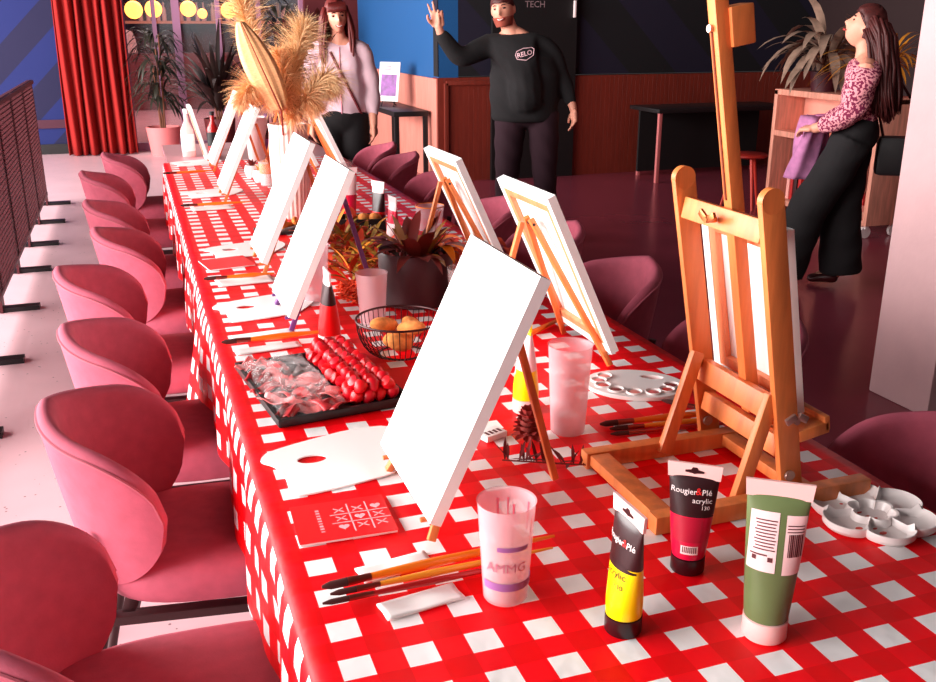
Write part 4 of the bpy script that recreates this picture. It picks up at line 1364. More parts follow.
# ---------------------------------------------------------------- far table things
def bottle(x, y, h, r_, m1, m2, label, z=TZ):
    t = empty('bottle', (x, y, z), 0, label, 'bottle')
    MB().lathe([(0, 0), (r_, 0), (r_, h * .55), (r_ * .35, h * .75), (r_ * .32, h * .95), (0, h * .95)], n=20).build('bottle_body', m1, t)
    MB().lathe([(r_ * .36, h * .9), (r_ * .4, h), (0, h)], n=14).build('cap', m2, t)
    MB().lathe([(r_ * 1.02, h * .12), (r_ * 1.02, h * .48)], n=20).build('bottle_label', m2, t)
bottle(0.72, 5.60, .27, .034, mat('dark_bottle', (70, 20, 30), rough=.2), LILAC, 'dark bottle with purple label right of the tall white cup')
bottle(0.30, 6.05, .28, .04, PINKW, PAPER, 'pale bottle standing on the bare far table end', .744)
bottle(0.47, 6.30, .24, .04, mat('red_bottle', (190, 20, 20), rough=.25), BLACK, 'red bottle standing on the bare far table end', .744)
dg = empty('drink_glass', (0.60, 4.72, TZ), 0, 'glass of orange and white drink left of the fluted vase', 'glass')
MB().lathe([(0, 0), (.042, 0), (.05, .12), (.048, .12), (.040, .004), (0, .004)], n=28).build('glass_wall', CLEAR, dg)
MB().lathe([(0, .005), (.039, .005), (.044, .06), (0, .06)], n=24).build('white_layer', PLASTW, dg)
MB().lathe([(0, .061), (.044, .061), (.0475, .11), (0, .11)], n=24).build('orange_layer', mat('orange_drink', (255, 140, 20), rough=.4), dg)
wp0 = None
for k, (x, y, lb) in enumerate(((0.555, 5.02, 'small white round pot, leftmost before the tall white cup'), (0.63, 4.98, 'small white round pot behind the orange drink glass'), (0.575, 4.84, 'small white round pot nearest the drooping plume'))):
    t = empty('small_pot', (x, y, TZ), 0, lb, 'pot')
    MB().lathe([(0, 0), (.03, 0), (.042, .03), (.036, .062), (.031, .062), (.036, .03), (0, .01)], n=24).build('pot_body', PLASTW, t)
    m = MB()
    for q in range(12):
        a = random.uniform(0, 6.28); m.leaf((0, 0, .04), (math.cos(a) * .5, math.sin(a) * .5, 1), .06, .02, .8, None, 4)
    m.build('foliage', ORG if k else LEAFR, t)

# ================================================================ BACKGROUND FURNITURE
sb = empty('console_table', (2.62, 9.95, 0), 0, 'black open console table against the oak panels, sign on top', 'table')
MB().box((0, 0, .66), (.36, 1.30, .05), None, .004).build('top', BLACK, sb)
for s in (-1, 1):
    for q in (-1, 1): MB().box((q * .15, s * .62, .3175), (.045, .045, .635), None, .004).build('leg', BLACK, sb)
sg = empty('framed_sign', (2.58, 10.0, .685), R(-50), 'small white framed notice on a dark stand on the console table', 'sign')
MB().box((0, 0, .25), (.26, .012, .40), (R(-9), 0, 0), .004).build('frame', PAPER, sg)
MB().box((0, -.0105, .215), (.20, .004, .22), (R(-9), 0, 0)).build('picture', mat('violet_picture', (130, 60, 140), rough=.5, noise=.5, scale=14), sg)
m = MB()
for k in range(3): m.box((-.02 + .01 * k, -.018 + .014 * k * .3 - .012, .372 + .018 * k), (.13 - .02 * k, .002, .008), (R(-9), 0, 0))
m.build('printed_lines', mat('grey_print2', (200, 120, 140), rough=.6), sg, smooth=False)
m = MB()
for s in (-1, 1): m.tube([(s * .08, -.045, 0), (s * .08, -.02, .055), (s * .08, .03, .06)], .006, 6)
m.tube([(-.08, -.02, .05), (.08, -.02, .05)], .006, 6).tube([(0, .03, .06), (0, .12, 0)], .006, 6)
m.build('stand', BLACK, sg)
dk = empty('dark_table', (5.62, 8.62, 0), 0, 'low black table with pale metal legs against the shaded oak wall', 'table')
MB().box((0, 0, .70), (1.55, .6, .04), None, .004).build('top', BLACK, dk)
MB().box((.02, .22, .36), (1.44, .03, .62)).build('back_panel', mat('black_panel', (14, 8, 10), rough=.7), dk)
for x, y in ((-.74, -.26), (-.66, .26), (.74, -.26), (.74, .26)):
    MB().box((x, y, .34), (.035, .035, .68), None, .003).build('leg', mat('pale_leg', (230, 130, 130), rough=.35, metal=.2), dk)

stl = empty('wooden_stool', (4.93, 6.95, 0), 0, 'small round wooden stool with splayed legs left of the oak shelf unit', 'stool')
MB().lathe([(0, .43), (.15, .43), (.17, .442), (.17, .452), (.155, .462), (0, .46)], n=32).build('seat', mat('stool_wood', (170, 40, 30), rough=.4), stl)
for k in range(3):
    a = 2.4 + k * 2 * PI / 3
    MB().tube([(.09 * math.cos(a), .09 * math.sin(a), .43), (.19 * math.cos(a), .19 * math.sin(a), 0)], [.015, .010], 10).build('leg', mat('stool_leg', (214, 60, 46), rough=.45), stl)

# oak shelf unit on casters
SX, SY = 5.16, 6.12
cb_ = empty('shelf_unit', (SX, SY, 0), 0, 'light oak open shelf unit on casters behind the standing woman', 'shelf unit')
W_, D_, H_ = 1.22, 0.36, 1.0
for s in (-1, 1): MB().box((0, s * (W_ / 2 - .02), .55), (D_, .04, .90), None, .003).build('side_panel', OAK, cb_)
for z, nm in ((.985, 'top_board'), (.66, 'shelf_board'), (.115, 'bottom_board')): MB().box((0, 0, z), (D_, W_ - (.0 if nm == 'top_board' else .082), .045), None, .003).build(nm, OAK, cb_)
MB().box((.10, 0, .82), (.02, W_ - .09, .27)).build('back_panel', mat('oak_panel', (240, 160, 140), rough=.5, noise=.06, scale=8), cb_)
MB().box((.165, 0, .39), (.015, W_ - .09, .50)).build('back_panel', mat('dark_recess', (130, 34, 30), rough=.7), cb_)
MB().box((-.0, -.18, .39), (.30, .03, .50)).build('divider', OAK, cb_)
for sx in (-1, 1):
    for sy in (-1, 1):
        t = MB(); t.tube([(sx * .13, sy * .55 - .012, .045), (sx * .13, sy * .55 + .012, .045)], .045, 18); t.box((sx * .13, sy * .55, .080), (.03, .04, .025))
        t.build('caster', PLASTW, cb_)
BK = [mat('book_pale', (250, 170, 160), rough=.6), mat('book_red', (190, 30, 30), rough=.6), mat('book_dark', (60, 16, 20), rough=.6), mat('book_cream', (250, 200, 180), rough=.6)]
for k, (y, w__, h, mm, lb) in enumerate(((.40, .035, .28, 0, 'pale upright book on the left of the oak shelf unit'), (.355, .03, .26, 1, 'red upright book beside the pale one on the oak shelf unit'), (.31, .04, .24, 2, 'dark upright book third from the left on the oak shelf unit'), (.255, .035, .27, 1, 'thick red book before the gap on the oak shelf unit'))):
    t = empty('book', (SX - .03, SY + y, .1385), 0, lb, 'book', 'upright books on the oak shelf unit')
    MB().box((0, 0, h / 2), (.18, w__, h), None, .002).build('cover', BK[mm], t)
    MB().box((.003, 0, h / 2 + .001), (.176, w__ * .8, h)).build('pages', PAPER, t)
zz = .1385
for k, lb in enumerate(('bottom white book of the flat stack on the oak shelf unit', 'middle pale book of the flat stack on the oak shelf unit', 'top red book of the flat stack on the oak shelf unit')):
    t = empty('book', (SX - .04, SY - .38, zz), R(4 * k - 4), lb, 'book', 'flat books on the oak shelf unit')
    MB().box((0, 0, .024), (.22, .28 - .02 * k, .046), None, .003).build('cover', BK[(3, 0, 1)[k]], t)
    MB().box((-.002, 0, .024), (.221, .262 - .02 * k, .034)).build('pages', PAPER, t)
    zz += .048

def plant(name, x, y, z, label, pr, ph, potm, leafm, n, L_, W__, droop, stem_h=0.0, spread=(.2, 1.3), crown=.03):
    t = empty(name, (x, y, z), 0, label, 'plant')
    MB().lathe([(0, 0), (pr * .8, 0), (pr, ph), (pr * .93, ph), (pr * .75, .02), (0, .02)], n=28).build('pot', potm, t)
    MB().lathe([(0, ph * .9), (pr * .93, ph * .88), (0, ph * .7)], n=20).build('soil', SOIL, t)
    m = MB()
    if stem_h:
        st_ = MB()
        for q in range(3):
            st_.tube([(.02 * q - .02, 0, ph * .85), (.05 * (q - 1), .03 * (q - 1), ph + stem_h * (.7 + .15 * q))], [.014, .008], 7)
        st_.build('stem', mat('plant_stem', (120, 70, 50), rough=.9), t)
    for k in range(n):
        a = random.uniform(0, 6.28); e = random.uniform(*spread)
        zz_ = ph + stem_h * (random.uniform(.25, 1.0) if stem_h else 0)
        m.leaf((crown * math.cos(a), crown * math.sin(a), zz_ - .02), (math.cos(a) * math.cos(e), math.sin(a) * math.cos(e), math.sin(e)), L_ * random.uniform(.7, 1.15), W__, droop * random.uniform(.7, 1.3), None, 8)
    m.build('foliage', leafm, t)
    return t
SAGE = mat('sage_leaf', (150, 120, 104), rough=.4, noise=.2, scale=20)
DARKL = mat('dark_green_leaf', (44, 40, 30), rough=.5, noise=.3, scale=20)
YG = mat('yellow_green_leaf', (196, 120, 30), rough=.5)
POTW = mat('pale_pot', (226, 120, 120), rough=.6)
plant('potted_plant', 5.12, 6.32, 1.0085, 'drooping broad-leaved plant on top of the oak shelf unit', .11, .15, POT, SAGE, 46, .55, .075, 2.6, .22, (.3, 1.3), .05)
plant('potted_plant', 5.14, 5.70, 1.0085, 'grassy plant with arching thin leaves at the right end of the oak shelf unit', .10, .14, POT, YG, 60, .5, .028, 2.2, .08, (.4, 1.4), .04)
plant('potted_plant', 0.33, 12.2, 0, 'tall feathery plant in a pale pot before the glass front', .20, .34, POTW, DARKL, 150, .42, .035, 2.6, 1.05, (-.1, 1.2), .07)
plant('potted_plant', 1.0, 12.2, 0, 'dark spiky plant before the glass front, right of the feathery one', .19, .42, mat('dark_pot', (90, 16, 20), rough=.6), mat('deep_leaf', (40, 20, 16), rough=.5), 90, .85, .055, 1.2, .35, (.5, 1.45), .06)
plant('potted_plant', 1.8, 12.1, 0, 'bushy dark plant before the glass front behind the pampas', .19, .42, mat('dark_pot', (90, 16, 20), rough=.6), DARKL, 190, .34, .06, 2.0, 1.2, (-.1, 1.3), .10)
# woman or cook in white far beyond the glass: a pale standing figure
# ================================================================ PEOPLE
from mathutils.bvhtree import BVHTree
def skin_mesh(pts, edges, sub=2):
    """pts: name -> (co, (rx, ry)); returns (verts, faces) of the skinned, subdivided surface"""
    names = list(pts)
    me = bpy.data.meshes.new('sk')
    me.from_pydata([pts[n][0] for n in names], [(names.index(a), names.index(b)) for a, b in edges], [])
    ob = bpy.data.objects.new('sk', me); COL.objects.link(ob)
    ob.modifiers.new('skin', 'SKIN').use_smooth_shade = True
    if not me.skin_vertices: me.attributes  # layer comes with the modifier below
    bm = bmesh.new(); bm.from_mesh(me)
    ly = bm.verts.layers.skin.verify()
    bm.verts.ensure_lookup_table()
    for i, n in enumerate(names):
        r_ = pts[n][1]
        bm.verts[i][ly].radius = r_ if isinstance(r_, tuple) else (r_, r_)
        bm.verts[i][ly].use_root = (i == 0)
    bm.to_mesh(me); bm.free()
    sbm = ob.modifiers.new('sub', 'SUBSURF'); sbm.levels = sub; sbm.render_levels = sub
    bpy.context.view_layer.update()
    ev = bpy.data.meshes.new_from_object(ob.evaluated_get(bpy.context.evaluated_depsgraph_get()))
    vs = [v.co.copy() for v in ev.vertices]; fs = [tuple(p.vertices) for p in ev.polygons]
    bpy.data.objects.remove(ob); bpy.data.meshes.remove(ev)
    return vs, fs

def fuse(mb, voxel, smooth=4):
    me = bpy.data.meshes.new('f'); me.from_pydata(mb.v, [], mb.f)
    bm = bmesh.new(); bm.from_mesh(me); bmesh.ops.recalc_face_normals(bm, faces=bm.faces[:]); bm.to_mesh(me); bm.free()
    ob = bpy.data.objects.new('f', me); COL.objects.link(ob)
    r_ = ob.modifiers.new('r', 'REMESH'); r_.mode = 'VOXEL'; r_.voxel_size = voxel
    s_ = ob.modifiers.new('s', 'SMOOTH'); s_.iterations = smooth; s_.factor = .5
    bpy.context.view_layer.update()
    ev = bpy.data.meshes.new_from_object(ob.evaluated_get(bpy.context.evaluated_depsgraph_get()))
    out = MB(); out.add([v.co.copy() for v in ev.vertices], [tuple(p.vertices) for p in ev.polygons])
    bpy.data.objects.remove(ob); bpy.data.meshes.remove(ev)
    return out

def head_mb(Mx, s=1.0, jaw=.30):
    m = MB()
    seg, rings = 40, 32
    vs, fs = [], []
    for j in range(rings + 1):
        t = PI * j / rings
        for i in range(seg):
            a = 2 * PI * i / seg
            x, y, z = .074 * math.sin(t) * math.cos(a), .094 * math.sin(t) * math.sin(a), .116 * math.cos(t)
            if z < 0:
                k = (-z / .116)
                x *= 1 - jaw * k ** 1.3
                if y > 0: y *= 1 - .45 * k
                else: y *= 1 + .06 * k
            g = lambda cx_, cz, sx, sz: math.exp(-((x - cx_) / sx) ** 2 - ((z - cz) / sz) ** 2) if y < 0 else 0
            y -= .024 * g(0, -.022, .012, .016) + .012 * g(0, 0.0, .009, .022)
            y += .010 * (g(.030, .012, .016, .012) + g(-.030, .012, .016, .012))
            y -= .006 * g(0, -.058, .024, .012) + .008 * g(0, -.092, .02, .014)
            y -= .004 * (g(.03, .035, .022, .008) + g(-.03, .035, .022, .008))
            vs.append(Mx @ (Vector((x, y, z)) * s))
    for j in range(rings):
        for i in range(seg):
            i2 = (i + 1) % seg
            fs.append((j * seg + i, (j + 1) * seg + i, (j + 1) * seg + i2, j * seg + i2))
    m.add(vs, fs)
    for sx in (-1, 1):
        m.ball(Mx @ (Vector((sx * .075, .012, -.005)) * s), (.010 * s, .020 * s, .030 * s), 10, 8, Mx.to_3x3().to_4x4())
    return m

def face_parts(root, Mx, s, smile, beard=None, brow=(60, 24, 20)):
    for sx in (-1, 1): MB().ball(Mx @ (Vector((sx * .030, -.079, .011)) * s), (.0125 * s, .006 * s, .0065 * s), 12, 8, Mx.to_3x3().to_4x4()).build('eye', mat('eye_dark', (50, 24, 24), rough=.2), root)
    for sx in (-1, 1): MB().tube([Mx @ (Vector((sx * (.016 + .013 * k), -.090 + .005 * k * k * .5, .030 + .004 * (k == 1))) * s) for k in range(3)], .0032 * s, 6).build('eyebrow', mat('brow', brow, rough=.9), root)
    mo = MB()
    mo.tube([Mx @ (Vector((.026 * (k / 4), -.0985 + .011 * (k / 4) ** 2, -.060 + (.010 * (k / 4) ** 2 if smile else 0))) * s) for k in range(-4, 5)], [.0025 * s] + [.0062 * s] * 7 + [.0025 * s], 8)
    mo.build('lips', mat('lips', (190, 60, 60), rough=.45), root)
    if smile:
        te = MB()
        te.tube([Mx @ (Vector((.019 * (k / 4), -.1055 + .009 * (k / 4) ** 2, -.059 + .007 * (k / 4) ** 2)) * s) for k in range(-4, 5)], [.002 * s] + [.0034 * s] * 7 + [.002 * s], 6)
        te.build('teeth', mat('teeth', (252, 224, 216), rough=.3), root)

def hair_cap(Mx, s, front=.028, grow=1.10, low=-.03):
    m = MB()
    seg, rings = 40, 24
    vs, fs = [], []
    for j in range(rings + 1):
        t = PI * .74 * j / rings
        for i in range(seg):
            a = 2 * PI * i / seg
            x, y, z = .076 * math.sin(t) * math.cos(a), .096 * math.sin(t) * math.sin(a), .118 * math.cos(t)
            q_ = min(1, max(0, (y + .055) / .065))
            lim = front * (1 - q_) + .004 * q_ if y < .012 else low
            k = grow
            if z < lim:
                # pull up to the hairline
                z = lim + (z - lim) * .05
                rr = math.sqrt(max(0, 1 - (z / .118) ** 2))
                x, y = .076 * rr * math.cos(a), .096 * rr * math.sin(a)
                k = 1.03
            kk = k + .03 * math.sin(a * 7 + t * 9)
            vs.append(Mx @ (Vector((x * kk, y * kk, z * kk)) * s))
    for j in range(rings):
        for i in range(seg):
            i2 = (i + 1) % seg
            fs.append((j * seg + i, (j + 1) * seg + i, (j + 1) * seg + i2, j * seg + i2))
    return m.add(vs, fs)

def hand(m, wrist, d, palm_n, s=1.0, curl=(.5, .5, .5, .5), thumb_side=1, spread=.10, thumb_curl=.4):
    """adds palm and five fingers; d: direction of fingers, palm_n: palm normal"""
    d = Vector(d).normalized(); n = Vector(palm_n); n = (n - d * n.dot(d)).normalized(); sd = d.cross(n) * thumb_side
    W0 = Vector(wrist)
    pts = {'w': (W0, (.026 * s, .019 * s)), 'p': (W0 + d * .045 * s, (.037 * s, .016 * s)), 'k': (W0 + d * .085 * s, (.036 * s, .013 * s))}
    v, f = skin_mesh(pts, [('w', 'p'), ('p', 'k')], 2); m.add(v, f)
    palm = MB().box(W0 + d * .05 * s, (.078 * s, .026 * s, .085 * s), Matrix((sd, n, d)).transposed().to_4x4(), .010 * s)
    m.add(palm.v, palm.f)
    for q, (off, L_) in enumerate(((.028, .072), (.0095, .080), (-.0095, .075), (-.027, .060))):
        p = W0 + d * .070 * s + sd * off * s
        dd = (d + sd * (off / .028) * spread).normalized()
        ch = {'0': (p, .0095 * s)}
        ang = 0; cur = p.copy()
        for k, fr in enumerate((.42, .32, .26)):
            ang += curl[q] * (1.0 if k else .7)
            dr = (dd * math.cos(ang) + n * math.sin(ang))
            cur = cur + dr * ((L_ + (.02 if k == 0 else 0)) * fr * s)
            ch[str(k + 1)] = (cur.copy(), (.0088 - .0011 * k) * s)
        v, f = skin_mesh(ch, [('0', '1'), ('1', '2'), ('2', '3')], 2); m.add(v, f)
    p = W0 + d * .025 * s + sd * .030 * s
    td = (d * .75 + sd * .75 + n * thumb_curl).normalized()
    ch = {'0': (p, .0125 * s), '1': (p + td * .032 * s, .0110 * s), '2': (p + td * .032 * s + (td + d * .4 - sd * .25).normalized() * .030 * s, .0098 * s), '3': (p + td * .032 * s + (td + d * .6 - sd * .4).normalized() * .052 * s, .008 * s)}
    v, f = skin_mesh(ch, [('0', '1'), ('1', '2'), ('2', '3')], 2); m.add(v, f)
    return m

SKIN = mat('skin', (236, 158, 132), rough=.55)
HAIRD = mat('dark_brown_hair', (76, 22, 20), rough=.6, noise=.3, scale=60, stretch=(3, 3, .4))
HAIRR = mat('auburn_hair', (108, 26, 22), rough=.55, noise=.3, scale=60, stretch=(3, 3, .4))
BLACKC = mat('black_cloth', (20, 14, 17), rough=.9, bump=.15, bscale=30)
SHOE = mat('dark_shoe', (70, 16, 18), rough=.35)
BASE_E = [('pel', 'wa'), ('wa', 'ch'), ('ch', 'nb'), ('nb', 'nk'), ('nb', 'sL'), ('sL', 'eL'), ('eL', 'wL'), ('nb', 'sR'), ('sR', 'eR'), ('eR', 'wR'),
          ('pel', 'hL'), ('hL', 'kL'), ('kL', 'aL'), ('pel', 'hR'), ('hR', 'kR'), ('kR', 'aR'), ('aL', 'tL'), ('aR', 'tR')]
def person(loc, rz, J, label, headM, s, hands, hair_fn, smile=True, jaw=.3, brow=(60, 24, 20), group=None):
    root = empty('person', loc, rz, label, 'person', group)
    rad = dict(pel=(.135, .095), wa=(.115, .085), ch=(.135, .09), nb=(.07, .06), nk=(.045, .047), sL=.055, eL=.038, wL=.026, sR=.055, eR=.038, wR=.026, hL=.085, kL=.055, aL=.038, tL=(.036, .026), hR=.085, kR=.055, aR=.038, tR=(.036, .026))
    pts = {k: (Vector(J[k]), rad[k]) for k in rad}
    v, f = skin_mesh(pts, BASE_E, 2)
    m = MB(); m.add(v, f)
    h = head_mb(headM, s, jaw); m.add(h.v, h.f)
    hc_ = headM @ Vector((0, .022, -.03))
    m.tube([Vector(J['ch']), Vector(J['nb']) + Vector((0, 0, -.02)), Vector(J['nk']), hc_], [.07, .07, .052 * s, .050 * s], 16)
    m.ball(Vector(J['ch']), (.13, .085, .16), 16, 10).ball(Vector(J['pel']), (.13, .09, .14), 16, 10).tube([Vector(J['pel']), Vector(J['ch'])], .09, 16)
    for q in 'LR':
        m.tube([Vector(J['nb']) + Vector((0, 0, -.06)), Vector(J['s' + q]), Vector(J['e' + q])], [.055, .05, .038], 12)
        hd = hands[0 if q == 'L' else 1][0]
        m.tube([Vector(J['e' + q]), Vector(J['w' + q]), Vector(hd[0]) + Vector(hd[1]).normalized() * .02], [.040, .029, .026], 12)
        m.tube([Vector(J['h' + q]), Vector(J['k' + q]), Vector(J['a' + q])], [.08, .055, .038], 12)
    for hd in hands: hand(m, *hd[0], **hd[1])
    b = fuse(m, .0062, 3).build('body', SKIN, root, angle=180)
    face_parts(root, headM, s, smile, brow=brow)
    hair_fn(root)
    for kk, d_ in (('aL', 'tL'), ('aR', 'tR')):
        A, T = Vector(J[kk]), Vector(J[d_])
        sm = {'0': (A + Vector((0, 0, -.03)), (.046, .046)), '1': ((A + T) / 2 + Vector((0, 0, -.012)), (.046, .036)), '2': (T + (T - A).normalized() * .05 + Vector((0, 0, -.0)), (.040, .024))}
        v, f = skin_mesh(sm, [('0', '1'), ('1', '2')], 2)
        zmin = min(q.z for q in v)
        v = [Vector((q.x, q.y, max(q.z, .002))) for q in v]
        mm = MB(); mm.add(v, f); mm.build('shoe', SHOE, root, angle=180)
    return root, pts
def trousers(root, c, hr, J, rs, m_, wr=0, lift=.0):
    mm = MB()
    mm.ball(c, hr, 24, 14)
    for q in 'LR':
        H0 = Vector(J['h' + q]); K = Vector(J['k' + q]); A = Vector(J['a' + q]) + Vector((0, 0, lift))
        mm.tube([H0 + Vector((0, 0, .04)), H0 + (K - H0) * .4, K, (K + A) / 2, A], [rs[0], rs[0] * .97, rs[1], (rs[1] + rs[2]) / 2, rs[2]], 20)
    mm = fuse(mm, .012, 8)
    if wr: mm.v = [tuple(Vector(p) + Vector((wr * math.sin(p[2] * 43 + p[0] * 31), wr * math.sin(p[2] * 37 + p[0] * 27), 0))) for p in mm.v]
    return mm.build('trousers', m_, root, angle=180)
def garment(root, name, pts, edges, m_, voxel=.010, sm=6, wr=0, extra=None, seed=0):
    v, f = skin_mesh(pts, edges, 2)
    mm = MB(); mm.add(v, f)
    if extra: mm.add(extra.v, extra.f)
    mm = fuse(mm, voxel, sm)
    if wr:
        mm.v = [tuple(Vector(p) * 1.0 + Vector((wr * math.sin(p[2] * 43 + p[0] * 31 + seed), wr * math.sin(p[2] * 37 + p[0] * 27), 0))) for p in mm.v]
    return mm.build(name, m_, root, angle=180), mm

# ---- man waving
MXY = (2.63, 6.4)
J = dict(pel=(.02, .0, .93), wa=(.01, 0, 1.08), ch=(-.01, 0, 1.24), nb=(-.075, 0, 1.42), nk=(-.115, -.012, 1.49), sL=(-.245, 0, 1.37), eL=(-.455, -.13, 1.27), wL=(-.575, -.19, 1.455), sR=(.175, .01, 1.35), eR=(.285, .04, 1.10), wR=(.345, -.03, .955),
         hL=(-.09, 0, .88), kL=(-.11, -.01, .48), aL=(-.13, .02, .085), tL=(-.14, -.13, .045), hR=(.14, 0, .88), kR=(.16, -.01, .48), aR=(.19, .02, .085), tR=(.21, -.13, .045))
HM = Matrix.Translation((-.155, -.03, 1.60)) @ Euler((R(4), R(-8), R(-14))).to_matrix().to_4x4()
def man_hair(root):
    hair_cap(HM, 1.0, .045, 1.09, .0).build('hair', HAIRD, root, angle=180)
    b = MB()
    b.grid(lambda u, v: HM @ Vector(((.073 - .020 * v) * math.sin((u - .5) * 2.9), -(.088 + .0035) * math.cos((u - .5) * 2.9) * (.97 + .05 * v) - .003, -.045 - .062 * v)), 30, 10)
    o = b.build('beard', mat('beard', (150, 66, 50), rough=.9), root, angle=180); o.modifiers.new('s', 'SOLIDIFY').thickness = .003
    # open the beard around the mouth: it sits behind the lips
# waving hand shows a V sign, resting hand hangs
hands = [(((-.585, -.20, 1.48), (-.10, -.05, 1.0), (0, -1, .1)), dict(s=1.12, curl=(0.02, 0.04, .95, .95), thumb_side=-1, spread=.28, thumb_curl=.9)),
         (((.350, -.035, .945), (.10, -.1, -1.0), (-1, -.2, 0)), dict(s=1.1, curl=(.35, .4, .45, .5), thumb_side=1, spread=.05))]
man, mp = person((MXY[0], MXY[1], 0), R(-22.3), J, 'person in a black sweater with a chest badge, waving and smiling at the camera', HM, 1.04, hands, man_hair, True, .2)
E = [('pel', 'wa'), ('wa', 'ch'), ('ch', 'nb'), ('nb', 'sL'), ('sL', 'eL'), ('eL', 'wL'), ('nb', 'sR'), ('sR', 'eR'), ('eR', 'wR')]
G = dict(pel=(Vector((.02, 0, .87)), (.262, .165)), wa=(Vector(J['wa']), (.262, .17)), ch=(Vector(J['ch']), (.25, .155)), nb=(Vector((-.075, 0, 1.40)), (.095, .085)), sL=(Vector(J['sL']), (.088, .085)), eL=(Vector(J['eL']), .082), wL=(Vector(J['wL']) + Vector((-.008, -.005, .012)), .045), sR=(Vector(J['sR']), (.088, .085)), eR=(Vector(J['eR']), .066), wR=(Vector(J['wR']) + Vector((0, 0, .0)), .045))
HEM = MB().lathe([(0, .85), (.215, .85), (.235, .88), (.25, 1.05), (.245, 1.18), (.22, 1.29), (.14, 1.37), (0, 1.39)], n=40)
HEM.v = [(x + .005, y * .66, z) for x, y, z in HEM.v]
sw, swm = garment(man, 'sweater', G, E, BLACKC, .011, 5, .0035, HEM)
trousers(man, Vector((.02, 0, .93)), (.215, .14, .13), J, (.112, .088, .072), mat('dark_denim', (44, 12, 26), rough=.9), .003)
bvh = BVHTree.FromPolygons([Vector(p) for p in swm.v], swm.f)
def on_sweater(x, z):
    h = bvh.ray_cast(Vector((x, -2, z)), Vector((0, 1, 0)))
    return (h[0] + Vector((0, -.004, 0))) if h[0] else Vector((x, -.15, z))
bd = MB()
hexo = [(-.062, -.008), (-.050, -.036), (.012, -.042), (.060, -.010), (.064, .030), (.050, .040), (-.012, .034), (-.054, .014)]
for i in range(len(hexo)):
    a, b = hexo[i], hexo[(i + 1) % len(hexo)]
    bd.tube([on_sweater(.0 + a[0] + (b[0] - a[0]) * t / 4, 1.315 + a[1] + (b[1] - a[1]) * t / 4) for t in range(5)], .0028, 6)
v_, f_ = text_verts('RELO', .044, bold=.0008)
ca_, sa_ = math.cos(.24), math.sin(.24)
bd.add([on_sweater(v.x * ca_ - v.y * sa_, 1.313 + v.x * sa_ + v.y * ca_) for v in v_], f_)
bd.build('chest_badge', mat('badge_print', (240, 190, 198), rough=.7), sw, smooth=False)

# ---- smiling woman at the left
wx = aty_(338, 25, 6.6)
J = dict(pel=(0, 0, .92), wa=(0, 0, 1.06), ch=(0, 0, 1.22), nb=(0, 0, 1.37), nk=(0, -.012, 1.43), sL=(-.165, 0, 1.345), eL=(-.215, .03, 1.09), wL=(-.20, -.06, .87), sR=(.165, 0, 1.345), eR=(.215, .03, 1.09), wR=(.215, -.05, .86),
         hL=(-.085, 0, .86), kL=(-.09, -.01, .47), aL=(-.09, .02, .08), tL=(-.10, -.12, .04), hR=(.085, 0, .86), kR=(.09, -.01, .47), aR=(.09, .02, .08), tR=(.10, -.12, .04))
HM2 = Matrix.Translation((-.01, -.03, 1.55)) @ Euler((R(2), R(-5), R(8))).to_matrix().to_4x4()
def long_hair(m, M0, s, n, L_, seed, back=True, zs=0.07, rad=.084, fr=-2.5):
    rd = random.Random(seed)
    for k in range(n):
        a = rd.uniform(-.55, PI + .55) if back else rd.uniform(0, 6.28)
        st_ = M0 @ (Vector((rad * .92 * math.cos(a), rad * 1.1 * math.sin(a), rd.uniform(-.01, zs))) * s)
        cur = st_; P = [cur]
        o_ = Vector((math.cos(a), math.sin(a) * .9, 0)) * .02
        for j in range(5):
            cur = cur + Vector((0, 0, -L_ * rd.uniform(.9, 1.1) / 5)) + o_ * (.9 - .35 * j) + Vector((rd.uniform(-.008, .008), rd.uniform(-.006, .006), 0))
            P.append(cur)
        m.tube(P, [.008, .010, .010, .009, .007, .002], 6)
def w_hair(root):
    m = hair_cap(HM2, 1.0, .062, 1.11, -.05)
    long_hair(m, HM2, 1.0, 190, .34, 5)
    # fringe
    for k in range(16):
        x = -.055 + .11 * k / 15
        m.tube([HM2 @ Vector((x * .9, -.072 + .3 * x * x, .092)), HM2 @ Vector((x, -.098 + 3.5 * x * x, .062)), HM2 @ Vector((x * 1.05, -.098 + 3.8 * x * x, .034))], [.008, .008, .003], 6)
    m.build('hair', HAIRR, root, angle=180)
hands = [(((-.20, -.065, .86), (.0, -.1, -1), (1, 0, 0)), dict(s=.95, curl=(.35, .4, .4, .4), thumb_side=-1)), (((.215, -.055, .85), (0, -.1, -1), (-1, 0, 0)), dict(s=.95, curl=(.35, .4, .4, .4), thumb_side=1))]
wm, _ = person((wx.x, 6.6, 0), R(-11), J, 'person with long auburn hair and fringe in a pale pink shirt, smiling behind the pampas', HM2, .94, hands, w_hair, True, .38, (70, 24, 20))
SHIRT = mat('pale_pink_shirt', (246, 206, 216), rough=.85, bump=.2, bscale=18)
G = dict(pel=(Vector((0, 0, .84)), (.20, .135)), wa=(Vector((0, 0, 1.02)), (.185, .125)), ch=(Vector((0, 0, 1.22)), (.17, .12)), nb=(Vector((0, 0, 1.355)), (.08, .07)), sL=(Vector(J['sL']), .072), eL=(Vector(J['eL']), .066), wL=(Vector(J['wL']) + Vector((0, .01, .03)), .046), sR=(Vector(J['sR']), .072), eR=(Vector(J['eR']), .066), wR=(Vector(J['wR']) + Vector((0, .01, .03)), .046))
shirt, shm = garment(wm, 'shirt', G, E, SHIRT, .011, 5, .005)
bv2 = BVHTree.FromPolygons([Vector(p) for p in shm.v], shm.f)
